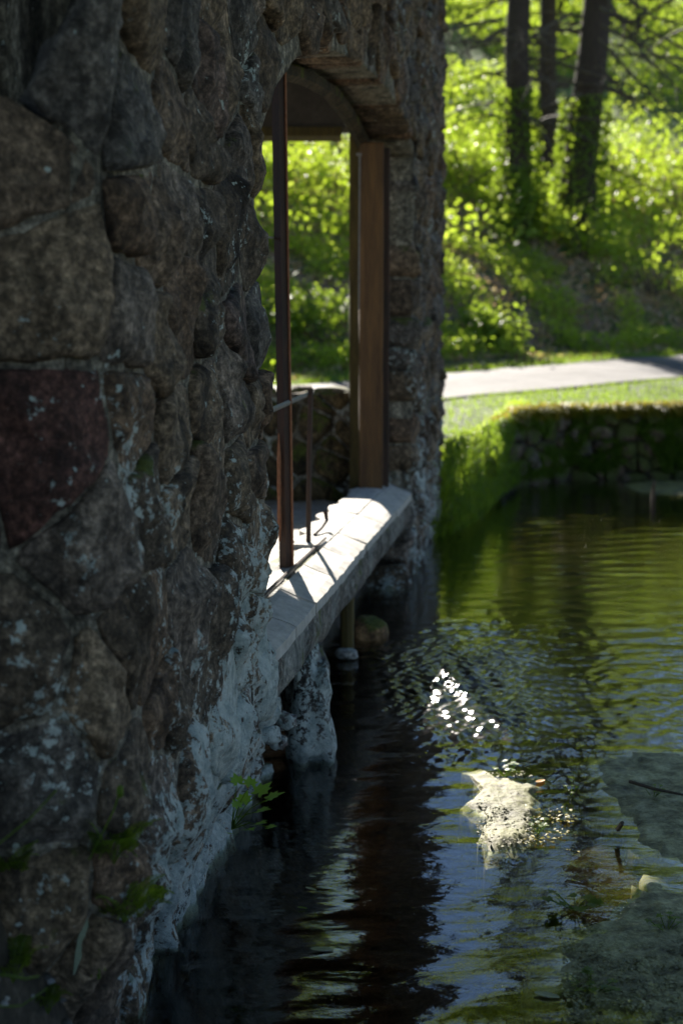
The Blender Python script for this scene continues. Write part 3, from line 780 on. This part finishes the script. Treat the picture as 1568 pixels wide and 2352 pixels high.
# ------------------------------------------------------------------ grass, moss, litter, undergrowth (uncountable masses)
def blades(name, pts, hgt, wid, mat, label, lean=.5, droop=None):
    n = len(pts); P = np.array(pts); hh = hgt * rng.uniform(.5, 1.3, n)
    th = rng.uniform(0, 2 * np.pi, n); ln = rng.normal(0, lean, (n, 2)) * hh[:, None]
    if droop is not None: ln += np.array(droop) * hh[:, None]
    wv = np.stack([np.cos(th), np.sin(th), np.zeros(n)], 1) * wid
    mid = P + np.concatenate([ln * .35, (hh * .6)[:, None]], 1)
    tipz = hh * (1 - .5 * np.clip(np.linalg.norm(ln, axis=1) / hh, 0, 1.6))
    tip = P + np.concatenate([ln, tipz[:, None]], 1)
    v = np.stack([P - wv, P + wv, mid + wv * .7, mid - wv * .7, tip], 1).reshape(-1, 3)
    b = np.arange(n)[:, None] * 5
    f = np.concatenate([b + np.array([[0, 1, 2, 3]]), b + np.array([[3, 2, 4, 4]])])
    fs = [tuple(q) if q[2] != q[3] else tuple(q[:3]) for q in f.tolist()]
    o = mesh_obj(name, v, fs, mat, smooth=False, loc=tuple(P.mean(0))); tag(o, label, 'grass', None, 'stuff'); return o
pts = []
while len(pts) < 15000:                                      # turf strip between bank wall and path, and beyond
    x = random.uniform(-6, 11); y = random.uniform(bank_y(x) + .05, path_near(x))
    if y > 13.9: pts.append((x, y, upland(x, y) * sstep(bank_y(x) - .05, bank_y(x) + .4, y) - .02))
blades('bank_grass', pts, .11, .007, M['grass'], 'short green grass on the bank between the wall and the path')
pts = []
while len(pts) < 14000:
    x = random.uniform(-9, 14); y = path_far(x) + random.uniform(0, 1) ** 1.5 * 4
    pts.append((x, y, upland(x, y) - .02))
blades('verge_grass', pts, .17, .010, M['grass'], 'grass verge on the far side of the path')
pts = []
while len(pts) < 4800:                                       # grassy slope near the pier
    x = random.uniform(.75, 2.6); y = bank_y(x) + random.uniform(-.05, .9); pts.append((x, y, terrain(x, y) - .02))
blades('slope_grass', pts, .22, .011, M['leaf_lime'], 'long grass hanging down the bank beside the pier', .45, (.35, -.5))
pts = []
while len(pts) < 14000:                                       # golden moss fringe on the wall top
    x = random.uniform(2.2, 9.5); P, N = bankface(x, random.uniform(.72, 1.0)); P = P + N * .05
    if nz(x * 1.6, 3.3) + random.uniform(-.2, .3) > -.02: pts.append((P.x, P.y + random.uniform(0, .22), max(P.z, .93 + random.uniform(-.12, .03))))
blades('moss_fringe', pts, .13, .012, M['moss_gold'], 'golden moss and dry grass overhanging the top of the bank wall', .5, (.1, -1.1))
pts = []
while len(pts) < 9000:
    x = random.uniform(1.9, 9.5); y = bank_y(x) + random.uniform(-.08, .40)
    if nz(x * 1.3, 7.7) + random.uniform(-.3, .3) > -.15: pts.append((x, y, max(.93, upland(x, y)) - .01))
blades('moss_cushion', pts, .09, .012, M['moss_gold'], 'golden moss cushions along the top of the bank wall', .5)
pts = []
while len(pts) < 12000:
    x = random.uniform(1.0, 8.5); P, N = bankface(x, random.uniform(.05, .95)); P = P + N * .05
    if nz(x * 2.6, P.z * 2, 8.3) > -.12: pts.append(tuple(P))
blades('hanging_grass', pts, .12, .009, M['grass'], 'green moss and grass tufts hanging on the face of the bank wall', .4, (.0, -.8))

def cloud(name, cen, nrm, size, mat, label, cat='undergrowth', aspect=.6):
    v, f = leaf_quads(cen, nrm, size, aspect); o = mesh_obj(name, v, f, mat, smooth=False, loc=tuple(cen.mean(0))); 
    if label: tag(o, label, cat, None, 'stuff')
    return o
def hill_pts(n, xr, dr, hr, power=1.0, clump=0.0, thr=0.0):
    out = []
    while len(out) < n:
        x = random.uniform(*xr); d = dr[0] + (dr[1] - dr[0]) * random.random() ** power; y = path_far(x) + d
        if clump and nz(x * clump, y * clump, 6.6) < thr + random.uniform(-.15, .15): continue
        out.append((x, y, upland(x, y) + random.uniform(*hr)))
    return np.array(out)
c = hill_pts(45000, (-9, 14), (.8, 18), (.01, .05)); cloud('leaf_litter', c, rng.normal(0, .7, c.shape) + np.array([0, .3, .9]), rng.uniform(.06, .15, len(c)), M['litter'], 'fallen brown and pink leaves scattered over the slope', 'leaf litter', .75)
c = hill_pts(60000, (-9, 16), (1.2, 14), (.02, .40), 1.2, .8, .10); cloud('low_undergrowth', c, rng.normal(0, .7, c.shape) + np.array([0, .2, .7]), rng.uniform(.05, .12, len(c)), M['leaf_lime'], 'low green plants on the lower hillside')
c = hill_pts(130000, (-14, 26), (7, 60), (.05, 1.0), .85, .3, -.12); cloud('undergrowth', c, rng.normal(0, .7, c.shape) + np.array([0, .2, .6]), rng.uniform(.10, .24, len(c)), M['leaf_lime'], 'bright lime green leafy undergrowth covering the hillside')

# ------------------------------------------------------------------ shrubs
def shrub_mesh(n, rad, hgt, leaf, seed):
    q = np.random.default_rng(seed); u = q.normal(size=(n, 3)); u /= np.linalg.norm(u, axis=1, keepdims=True)
    rr = q.uniform(.35, 1, n)[:, None] ** .6
    c = u * rr * np.array([rad, rad, hgt / 2]); c[:, 2] += hgt * .52
    c += q.normal(0, .16, c.shape)
    keep = np.array([nz(a * 1.5 + seed, b * 1.5, d * 1.5) > -.02 for a, b, d in c]); c = c[keep]
    return leaf_quads(c, q.normal(0, .6, c.shape) + np.array([0, 0, .7]) + u[keep] * .4, q.uniform(.6, 1.3, len(c)) * leaf, .62)
def shrub(px, d, rad, hgt, mat, label, seed, n=1700, leaf=.12):
    n = min(n, 2300)
    # px: column where it shows; d: metres beyond the path
    x = 0
    for _ in range(12): y = path_far(x) + d; x = (px - 784) / F * y
    z = upland(x, y) - .05
    root = empty('shrub', (x, y, z)); tag(root, label, 'shrub')
    v, f = shrub_mesh(n, rad, hgt, leaf, seed)
    mesh_obj('foliage', v + np.array([x, y, z]), f, mat, root, False)
    m = MB()
    for k in range(6):
        a = k * 1.05 + seed; m.tube([(x, y, z - .1), (x + .3 * rad * math.cos(a), y + .3 * rad * math.sin(a), z + hgt * .45), (x + .7 * rad * math.cos(a), y + .7 * rad * math.sin(a), z + hgt * .85)], [.025, .016, .005], 4)
    m.build('stem', M['twig'], root)
shrub(1490, 4.5, 1.5, 1.9, M['leaf_lime'], 'large bright bush on the slope at the right edge above the path', 1, 5200)
shrub(1330, 7.2, 1.0, 1.3, M['leaf_lime'], 'leafy bush hiding the foot of the leaning tree trunk', 2, 4200)
shrub(1190, 8.6, .8, 1.5, M['leaf_mid'], 'dark green ivy bush climbing round the foot of the left trunk', 3, 4200)
shrub(1065, 13.0, 1.2, 1.6, M['leaf_lime'], 'lime bush showing just right of the stone pier', 4, 4200)
shrub(1560, 8.5, 1.7, 2.6, M['leaf_lime'], 'tall pale bush behind the large bright bush', 5, 5200)
shrub(730, 3.2, .9, 1.0, M['leaf_mid'], 'low green bush seen through the window above the parapet', 6, 3200)
shrub(650, 12.0, 1.2, 1.8, M['leaf_lime'], 'lime bush behind the rusty post in the window', 7, 4200)
shrub(790, 12.0, 1.1, 1.6, M['leaf_lime'], 'lime bush beside the timber post in the window', 8, 4200)
shrub(1120, 2.6, .7, .7, M['leaf_mid'], 'small low bush at the foot of the slope close to the pier', 9, 2000)
shrub(1420, 12.0, 1.8, 3.0, M['leaf_lime'], 'pale lime thicket high up right of the leaning tree', 10, 5200, .15)

# ------------------------------------------------------------------ trees
def tree(px_base, px_top, d, r0, hgt, label, seed, branches=14, crown=(9, 3.6, 7000), group=None, bare=True, ivy=False, name='tree', mat='leaf_lime', brz=(2.0, 8.0), xy=None, crown_h=.62):
    q = random.Random(seed)
    if xy: x, y = xy
    else:
        x = 0
        for _ in range(12): y = path_far(x) + d; x = (px_base - 784) / F * y
    z = upland(x, y) if y > 20 else terrain(x, y)
    lean = (px_top - px_base) / F * y / max(.1, (H + y * .236 - z)) if not xy else 0
    root = empty(name, (x, y, z)); tag(root, label, 'tree', group)
    pts = []; rad = []
    for k in range(14):
        f = k / 13; zz = -.3 + f * hgt
        pts.append(Vector((x + lean * zz + .12 * nz(zz * .3, seed), y + .15 * nz(zz * .3, seed + 5), z + zz)))
        rad.append(r0 * (1 + .45 * math.exp(-max(0, zz) * 2.2)) * (1 - .82 * f))
    m = MB(); m.tube(pts, rad, 12); m.build('trunk', M['bark'], root, True)
    def tp(zz):
        f = (zz + .3) / hgt * 13; k = min(12, int(f)); return pts[k].lerp(pts[k + 1], f - k)
    if bare:
        for k in range(branches):
            m = MB(); zz = q.uniform(*brz); p = tp(zz); az = q.uniform(0, 2 * math.pi); L = q.uniform(1.5, 4.5)
            dr = Vector((math.cos(az), math.sin(az) * .8, q.uniform(-.35, .25)))
            bp = [p + dr * L * t + Vector((0, 0, -.18 * L * t * t + .05 * q.uniform(-1, 1))) for t in (0, .25, .5, .75, 1)]
            m.tube(bp, [.05, .04, .03, .02, .008], 4)
            for tt in range(5):
                t = q.uniform(.25, .9); b = bp[int(t * 4)]; e = b + Vector((q.uniform(-1, 1), q.uniform(-1, 1), q.uniform(-.7, .3))) * q.uniform(.4, 1.2)
                m.tube([b, b.lerp(e, .5) + Vector((0, 0, -.05)), e], [.012, .008, .003], 3)
            m.build('branch', M['twig'], root)
    ch, cr, cn = crown
    if cn:
        rg = np.random.default_rng(seed); cen = []
        ncl = 26
        for k in range(ncl):
            zz = hgt * (crown_h + (1 - crown_h) * q.random()); ce = tp(min(zz, hgt - .4)); f = (zz / hgt - crown_h) / (1 - crown_h)
            a = q.uniform(0, 6.28); rr = cr * (1.1 - .7 * f) * q.uniform(.2, 1); cc = ce + Vector((math.cos(a) * rr, math.sin(a) * rr, q.uniform(-.5, .5)))
            cen.append(np.array(cc) + rg.normal(0, 1, (cn // ncl, 3)) * np.array([.75, .75, .42]) * q.uniform(.7, 1.3))
        cen = np.concatenate(cen)
        v, f = leaf_quads(cen, rg.normal(0, .6, cen.shape) + np.array([0, 0, .8]), rg.uniform(.16, .34, len(cen)), .6)
        mesh_obj('crown', v, f, M[mat], root, False)
        m = MB()
        for k in range(12):
            zz = hgt * (crown_h + .03 + (.93 - crown_h) * k / 12); p = tp(zz); a = k * 2.4; L = cr * .8 * (1.1 - .5 * k / 12)
            m.tube([p, p + Vector((math.cos(a) * L * .5, math.sin(a) * L * .5, .5)), p + Vector((math.cos(a) * L, math.sin(a) * L, .7))], [.09, .05, .015], 5)
        m.build('limb', M['bark'], root)
    if ivy:
        cen = []
        for k in range(2600):
            zz = q.uniform(0, 3.4) ** 1.0; p = tp(zz); a = q.uniform(0, 6.28); rr = r0 * 1.25 + abs(q.gauss(0, .12)) * (1.3 - .3 * zz)
            cen.append((p.x + math.cos(a) * rr, p.y + math.sin(a) * rr, p.z))
        cen = np.array(cen); v, f = leaf_quads(cen, rng.normal(0, .6, cen.shape) + np.array([0, -.5, .4]), rng.uniform(.07, .14, len(cen)), .8)
        mesh_obj('ivy', v, f, M['leaf_mid'], root, False)
    return root
tree(1172, 1180, 9.5, .37, 21, 'thick straight dark trunk left of the pair, ivy at its foot', 1, 16, (8, 2.3, 4200), ivy=True, name='conifer_tree')
tree(1308, 1352, 9.0, .47, 21, 'thickest trunk, leaning right, with bare branches reaching to the right edge', 2, 26, (8, 3.8, 9000), crown_h=.42, ivy=True, name='conifer_tree')
tree(1240, 1246, 13.0, .30, 18, 'thinner dark trunk standing between and behind the two thick trunks', 3, 12, (8, 2.6, 2000), name='conifer_tree')
tree(1566, 1562, 10.0, .14, 14, 'slim dark trunk at the right edge of the view', 4, 12, (6, 2.2, 3000), name='sapling_tree')
tree(1700, 1700, 12.0, .30, 20, 'broad tree just outside the right edge reaching over the slope', 5, 18, (8, 3.2, 4500), crown_h=.40, name='broadleaf_tree')

# long bare boughs of the leaning tree that cross the upper right
tree(130, 130, 12.0, .30, 18, 'tall tree behind the stone building, hidden by its wall', 6, 8, (8, 3.4, 2600), name='broadleaf_tree')
q = random.Random(77)
big = [o for o in SC.objects if o.name == 'conifer_tree.001'][0]
def bough(pts, r0, parent):
    P = [at(px, py, Y=Y) for px, py, Y in pts]; m = MB(); n = 10; pp = []
    for i in range(n + 1):
        t = i / n * (len(P) - 1); k = min(len(P) - 2, int(t)); pp.append(P[k].lerp(P[k + 1], t - k) + Vector((.03 * nz(i * .8, pts[0][1]), 0, .03 * nz(i * .8, 7, pts[0][1]))))
    m.tube(pp, [r0 * (1 - .75 * i / n) for i in range(n + 1)], 5)
    for i in range(2, n):
        for _ in range(2):
            e = pp[i] + Vector((q.uniform(-.7, .7), q.uniform(-.5, .5), q.uniform(-.8, .15))); m.tube([pp[i], pp[i].lerp(e, .5) + Vector((0, 0, .04)), e], [.022, .015, .006], 3)
    m.build('bough', M['twig'], parent)
for b in ([(1378, 20, 35), (1450, 50, 34), (1568, 110, 33), (1640, 160, 33)], [(1380, 60, 35), (1440, 85, 34.5), (1568, 165, 34), (1640, 200, 34)], [(1375, 90, 35), (1450, 170, 34), (1560, 280, 33)],
          [(1372, 150, 35), (1420, 200, 34.5), (1470, 260, 34)], [(1395, 0, 35), (1480, 130, 33.5), (1568, 215, 33)], [(1310, 30, 35), (1230, 80, 34), (1150, 160, 33.5)], [(1300, 120, 35), (1250, 100, 34), (1180, 60, 33.5)],
          [(1150, 45, 35), (1080, 55, 34), (1012, 75, 33)], [(1148, 90, 35), (1080, 95, 34), (1020, 100, 33)], [(1305, 200, 35), (1260, 190, 34), (1215, 150, 34)], [(1420, -20, 34), (1500, 40, 33.5), (1600, 60, 33)], [(1568, -20, 33), (1490, 30, 34), (1420, 60, 34)]):
    bough(b, .055, big)

# forest behind the crest and beside the stream
for i, (x, y, hg, s) in enumerate([(-30, 60, 12, 1), (-36, 50, 12, 2),  (24, 56, 13, 6), (29, 52, 15, 7), (33, 46, 17, 8)]):
    tree(0, 0, 0, .28, hg, ['woodland tree standing farthest left on the hill crest behind the building', 'woodland tree at the left foot of the crest beyond the building', 'woodland tree on the right shoulder of the hill', 'tall woodland tree lower on the right shoulder of the hill', 'woodland tree farthest right where the hill comes down'][i], 40 + s, 0, (7, 3.0, 1700), 'trees along the hill crest', False, xy=(x, y), name='woodland_tree', crown_h=.35)
for i, (px, d, hg, lab) in enumerate([(1265, 36, 6.0, 'young lime leafed tree seen between the two thick trunks'),
        (1440, 34, 6.0, 'young lime leafed tree right of the leaning trunk'), (1380, 44, 7.0, 'far lime leafed tree behind the leaning trunk'), (1180, 48, 7.5, 'far lime leafed tree behind the left trunk')]):
    yy = 40; xx = 0
    for _ in range(12): yy = path_far(xx) + d; xx = (px - 784) / F * yy
    tree(0, 0, 0, .07, hg, lab, 140 + i, 0, (7, 2.3, 1500), 'young trees on the slope', False, xy=(xx, yy), name='young_tree', crown_h=.12)
# trees added out of view to keep sky light off the wall and water
tree(0, 0, 0, .09, 15, 'slim tree added beyond the building to darken the water, trunk hidden by the rusty post', 201, 0, (7, 2.2, 9000), None, False, xy=(-1.32, 31), name='sky_block_tree', crown_h=.44)  # added to block bright sky in the water reflection
for x, y, hg, cr, lab in [(1.6, -2.2, 11, 4.0, 'unseen leafy tree added over the camera to shade the wall'), (6.5, 3.0, 12, 4.2, 'leafy tree on the right bank, out of view, shading the wall'), (-5.5, -1.5, 12, 4.5, 'unseen leafy tree added beside the building for shade'), (3.5, -5.5, 13, 5.0, 'large unseen leafy tree added behind the camera for shade'), (9.5, 10.5, 12, 4.0, 'unseen leafy tree added on the right bank further upstream for shade')]:
    tree(0, 0, 0, .30, hg, lab, int(x * 10) + 90, 0, (7, cr, 8000), None, False, xy=(x, y), name='shade_tree', crown_h=.38, mat='leaf_dark')

for x, y, rad_, hgt_, lab in [(-2.6, 1.0, 1.3, 3.4, 'tall dark bush added just left of the view to shade the near wall'), (-1.9, -1.2, 1.3, 3.0, 'tall dark unseen bush added behind the camera for shade')]:  # bushes out of view, added to block light from the left wall face
    z = terrain(x, y); root = empty('shrub', (x, y, z)); tag(root, lab, 'shrub'); v, f = shrub_mesh(3600, rad_, hgt_, .2, int(31 + abs(x) * 3)); mesh_obj('foliage', v + np.array([x, y, z]), f, M['leaf_dark'], root, False)

# ------------------------------------------------------------------ near plants
def maple_leaf(mb, c, s, az, tilt):
    """five lobed leaf, slightly cupped"""
    prof = [(0, -.06), (.10, -.22), (.34, -.30), (.28, -.10), (.56, .04), (.36, .12), (.40, .36), (.20, .30), (.0, .66)]
    pts = prof + [(-x, y) for x, y in prof[-2:0:-1]]
    ca, sa = math.cos(az), math.sin(az); V = []
    for x, y in [(0, .12)] + pts:
        z = .10 * abs(x) - .12 * max(0, y) ** 2
        X, Y, Z = x * s, y * s * math.cos(tilt) - z * s * math.sin(tilt), y * s * math.sin(tilt) + z * s * math.cos(tilt)
        V.append((c[0] + X * ca - Y * sa, c[1] + X * sa + Y * ca, c[2] + Z))
    n = len(pts); mb.add(V, [(0, 1 + i, 1 + (i + 1) % n) for i in range(n)])
mp = at(532, 1905, Y=4.72)
root = empty('maple_seedling', mp); tag(root, 'small green maple seedling growing from the wall foot above the dark water', 'plant')
ST = MB()
for i, (px, py, s, az, ti) in enumerate([(598, 1818, .062, -.9, .5), (622, 1832, .060, -1.5, .3), (575, 1800, .038, .3, .8), (560, 1838, .045, -.4, .9), (598, 1862, .050, -1.9, .1), (590, 1893, .055, -2.2, .2), (556, 1875, .045, -2.8, .3), (535, 1915, .040, 2.8, .2), (570, 1905, .042, -2.5, .0), (618, 1900, .036, -1.7, .0), (545, 1795, .040, .5, .9), (545, 1850, .036, .8, .7)]):
    c = at(px, py, Y=4.62 + .05 * math.sin(i * 2.3)); m = MB(); maple_leaf(m, c, s * 1.35, az, ti * .6 + .25); m.build('leaf', M['maple'], root)
    ST.tube([Vector(mp), Vector(mp).lerp(c, .5) + Vector((0, 0, .02)), c], [.0022, .0016, .001], 4)
ST.build('stem', M['leaf_mid'], root)
m = MB(); maple_leaf(m, at(567, 1808, Y=4.55), .035, 2, .9); o = m.build('dead_leaf', M['orange_leaf']); tag(o, 'small curled orange dead leaf caught beside the maple seedling', 'leaf')

def frond(mb, base, tip, w_, nleaf=11, sag=.03):
    b, t = Vector(base), Vector(tip); ax = (t - b); L = ax.length; d = ax.normalized(); sd_ = d.cross(Vector((0, 0, 1))).normalized()
    pts = [b + ax * (k / 6) + Vector((0, 0, sag * math.sin(k / 6 * math.pi))) for k in range(7)]; mb.tube(pts, .0018, 3)
    for k in range(nleaf):
        f = .25 + .75 * k / nleaf; p = b + ax * f + Vector((0, 0, sag * math.sin(f * math.pi))); ww = w_ * (1.1 - f)
        for s in (-1, 1):
            for j in range(3):
                q0 = p + sd_ * s * ww * (.2 + .33 * j); e = q0 + (sd_ * s * .5 + d * .7) * ww * .55; n_ = (sd_ * s * .7 - d * .5).normalized() * ww * .16
                mb.add([q0 - n_ * .6, q0 + n_ * .6, e + n_ * .3, e - n_ * .3], [(0, 1, 2, 3)])
def ground_hit(px, py, y0=2.4):
    d = ray(px, py); t = y0 / d.y; o = Vector((0, 0, H))
    while t < 12:
        p = o + d * t
        if p.z <= terrain(p.x, p.y) + .004: return p
        if p.y > S0 and p.x < KX * p.y + CX + .02: return p
        if p.y <= S0 and p.x < plan(S0).x and p.y > plan(S0).y + (p.x - plan(S0).x) * .333 - .03: return p
        t += .01
    return p
def fern(px, py, Y, L, label, seed, n=8, mat='leaf_mid'):
    q = random.Random(seed); b = ground_hit(px, py)
    root = empty('fern', b); tag(root, label, 'fern')
    for k in range(n):
        a = k * 2 * math.pi / n + q.uniform(-.3, .3); m = MB()
        frond(m, b, b + Vector((math.cos(a) * L * q.uniform(.6, 1), math.sin(a) * L * .6, L * q.uniform(.3, 1.1))), L * .42); m.build('frond', M[mat], root)
fern(262, 1985, 3.75, .14, 'feathery green plant at the wall corner, upper of the two clumps beside the lichened foot', 1, 9)
fern(285, 2120, 3.72, .13, 'feathery green plant low at the wall corner beside a pale blade leaf', 2, 8)
fern(345, 2090, 4.2, .085, 'bright small fern tuft in front of the lichened wall foot', 3, 8, 'leaf_lime')
fern(20, 2030, 3.3, .13, 'feathery green plant at the left edge', 4, 8)
fern(30, 2260, 3.1, .10, 'small green plant in the bottom left corner', 5, 7)
fern(110, 2330, 3.0, .07, 'tiny fern among the pebbles at the bottom edge', 6, 6)
fern(226, 2250, 3.5, .03, 'tiny isolated sprout among the pebbles', 7, 5)
def stalk(pts, rad, label, head=False):
    P = [at(*q[:2], Y=q[2]) for q in pts]; m = MB(); m.tube(P, rad, 4)
    if not head: o = m.build('grass_stalk', M['leaf_mid'], None); tag(o, label, 'grass stalk'); return
    root = empty('flower_stalk', P[0]); tag(root, label, 'flower stalk'); m.build('stem', M['leaf_mid'], root)
    blob('bud', P[-1], (.009, .009, .016), M['leaf_mid'], None, root, 1, 0, .2, (6, 8))
stalk([(-60, 1985, 3.1), (70, 1880, 3.15), (130, 1815, 3.2)], .0022, 'long bent green grass stalk leaning out from the left edge', False)
stalk([(205, 1975, 3.38), (235, 1915, 3.38), (262, 1860, 3.38), (276, 1818, 3.38)], .0020, 'thin stalk with a closed bud standing before the wall corner', True)
stalk([(0, 2312, 3.0), (50, 2310, 3.1), (110, 2270, 3.2)], .0022, 'arching grass blade just above the bottom left corner', False)
stalk([(0, 2238, 3.0), (60, 2248, 3.05), (90, 2242, 3.1)], .003, 'pale curved blade at the left edge', False)
m = MB(); b = ground_hit(172, 2235)
T = [at(170, 2240, Y=b.y), at(182, 2190, Y=b.y), at(193, 2150, Y=b.y), at(200, 2110, Y=b.y + .01)]
V = []; 
for p, wd in zip(T, (.002, .010, .014, .001)): V += [p + Vector((-wd, 0, 0)), p + Vector((wd, .004, 0))]
m.add(V, [(0, 1, 3, 2), (2, 3, 5, 4), (4, 5, 7, 6)]); o = m.build('broad_blade', simple_mat('dull_blade', (.16, .20, .13), (.24, .28, .20), 20, .6, .1)); tag(o, 'pale broad pointed leaf standing upright at the wall corner', 'leaf')

# pebbles on the near bank
rg = random.Random(5); V = []; Fc = []
for k in range(620):
    x = rg.uniform(-1.15, -.35); y = rg.uniform(2.5, 4.3); z = terrain(x, y)
    if z < .04: continue
    s = rg.uniform(.006, .024) * (1.3 if rg.random() < .1 else 1); b = len(V); n = 7
    for ring, (rr, hz) in enumerate(((1, 0), (.8, .5), (.35, .8))):
        for i in range(n): a = 2 * math.pi * i / n; V.append((x + math.cos(a) * s * rr * rg.uniform(.85, 1.15), y + math.sin(a) * s * rr * rg.uniform(.85, 1.15), z + hz * s * .9 - .002))
    for q_ in range(2):
        for i in range(n): Fc.append((b + q_ * n + i, b + q_ * n + (i + 1) % n, b + q_ * n + n + (i + 1) % n, b + q_ * n + n + i))
    Fc.append(tuple(b + 2 * n + i for i in range(n)))
t = NT('pebble'); g = t.n('ShaderNodeNewGeometry')
M['pebble'] = t.done(t.bsdf(t.ramp(g.outputs['Random Per Island'], [(0, (.05, .045, .04)), (.5, (.13, .12, .11)), (.8, (.24, .24, .25)), (1, (.40, .38, .35))]), .6))
o = mesh_obj('pebbles', V, Fc, M['pebble']); tag(o, 'small loose pebbles scattered on the dark near bank', 'pebbles', None, 'stuff')

# floating leaves and sticks on the stream
def floater(px, py, s, az, mat, label, group=None):
    c = at(px, py, Z=.004); m = MB(); n = 10; V = [(c.x, c.y, .006)]
    for i in range(n):
        a = 2 * math.pi * i / n; x, y = math.cos(a) * s, math.sin(a) * s * .42
        V.append((c.x + x * math.cos(az) - y * math.sin(az), c.y + x * math.sin(az) + y * math.cos(az), .004 + .006 * abs(math.sin(a * .5))))
    m.add(V, [(0, 1 + i, 1 + (i + 1) % n) for i in range(n)]); o = m.build('floating_leaf', mat); tag(o, label, 'leaf', group)
LG = 'leaves floating on the dark water'
PL = simple_mat('pale_floating_leaf', (.16, .17, .08), (.30, .30, .15), 30, .5, .2)
floater(740, 2182, .040, .1, PL, 'largest pale leaf floating on the dark water below the others', LG)
floater(806, 2060, .032, -.1, PL, 'pale narrow leaf floating nearest the blue reflections', LG)
floater(714, 2043, .022, -.4, PL, 'small pale leaf floating beside a twig end on black water', LG)
floater(694, 2087, .018, .0, M['leaf_mid'], 'small yellow green leaf floating at the left of the group', LG)
floater(718, 2015, .014, .3, PL, 'tiny pale leaf floating highest of the group', LG)
floater(762, 1978, .010, .0, PL, 'tiny pale fleck floating alone above the others', LG)
floater(1255, 2287, .040, -.3, PL, 'curled pale leaf on the dark water near the bottom right', LG)
floater(1210, 1922 - 115, .020, .6, M['orange_leaf'], 'small orange leaf lying on the sunlit bar', LG)
floater(1240, 1795, .035, .9, M['orange_leaf'], 'orange brown leaf at the corner of the sunlit bar', LG)
def sprout(px, py, s, n, label, seed, z=.02):
    q = random.Random(seed); b = at(px, py, Z=z); root = empty('water_weed', b); tag(root, label, 'water weed')
    m = MB()
    for k in range(n):
        a = q.uniform(0, 6.28); L = s * q.uniform(.4, 1); c = b + Vector((math.cos(a) * L, math.sin(a) * L, q.uniform(.0, .03) + .01)); maple_leaf(m, c, s * .45, a, q.uniform(-.2, .5))
        m.tube([b + Vector((0, 0, -.02)), c], .0015, 3)
    m.build('leaves', M['leaf_mid'], root)
sprout(1160, 1775, .07, 10, 'little green weed rooted at the top edge of the sunlit bar', 1)
sprout(1320, 2080, .10, 16, 'green water weed on the low algae bar', 2)
sprout(1360, 2270, .09, 14, 'green water weed at the bottom right', 3, 0.0)
sprout(1235, 1905, .06, 8, 'small weed at the lower edge of the sunlit bar beside the shadow', 4)
sprout(1310, 1818, .05, 8, 'small weed on the left end of the broad algae bar', 5)
sprout(1500, 1826, .05, 7, 'small weed on the right of the broad algae bar', 6)
sprout(1530, 2130, .07, 9, 'small weed on the right of the low algae bar', 7)
def stick(pts, r_, label, z=.03):
    P = [at(px, py, Z=z + dz) for px, py, dz in pts]; m = MB(); m.tube(P, [r_, r_ * .9, r_ * .5][:len(P)] if len(P) <= 3 else r_, 5); o = m.build('stick', M['twig']); tag(o, label, 'stick')
stick([(1445, 1795, .01), (1500, 1812, .02), (1590, 1830, .02)], .008, 'thin dark stick lying on the broad algae bar at the right edge', .04)
stick([(1418, 1905, .0), (1428, 1890, .06)], .010, 'short dark stump of a twig sticking up from the broad algae bar', .04)
stick([(1498, 1150, -.05), (1499, 1125, .1), (1502, 1105, .22)], .03, 'dark broken stake in front of the sunlit sand bar', .03)
print('tris', sum(len(o.data.loops) - 2 * len(o.data.polygons) for o in SC.objects if o.type == 'MESH'))
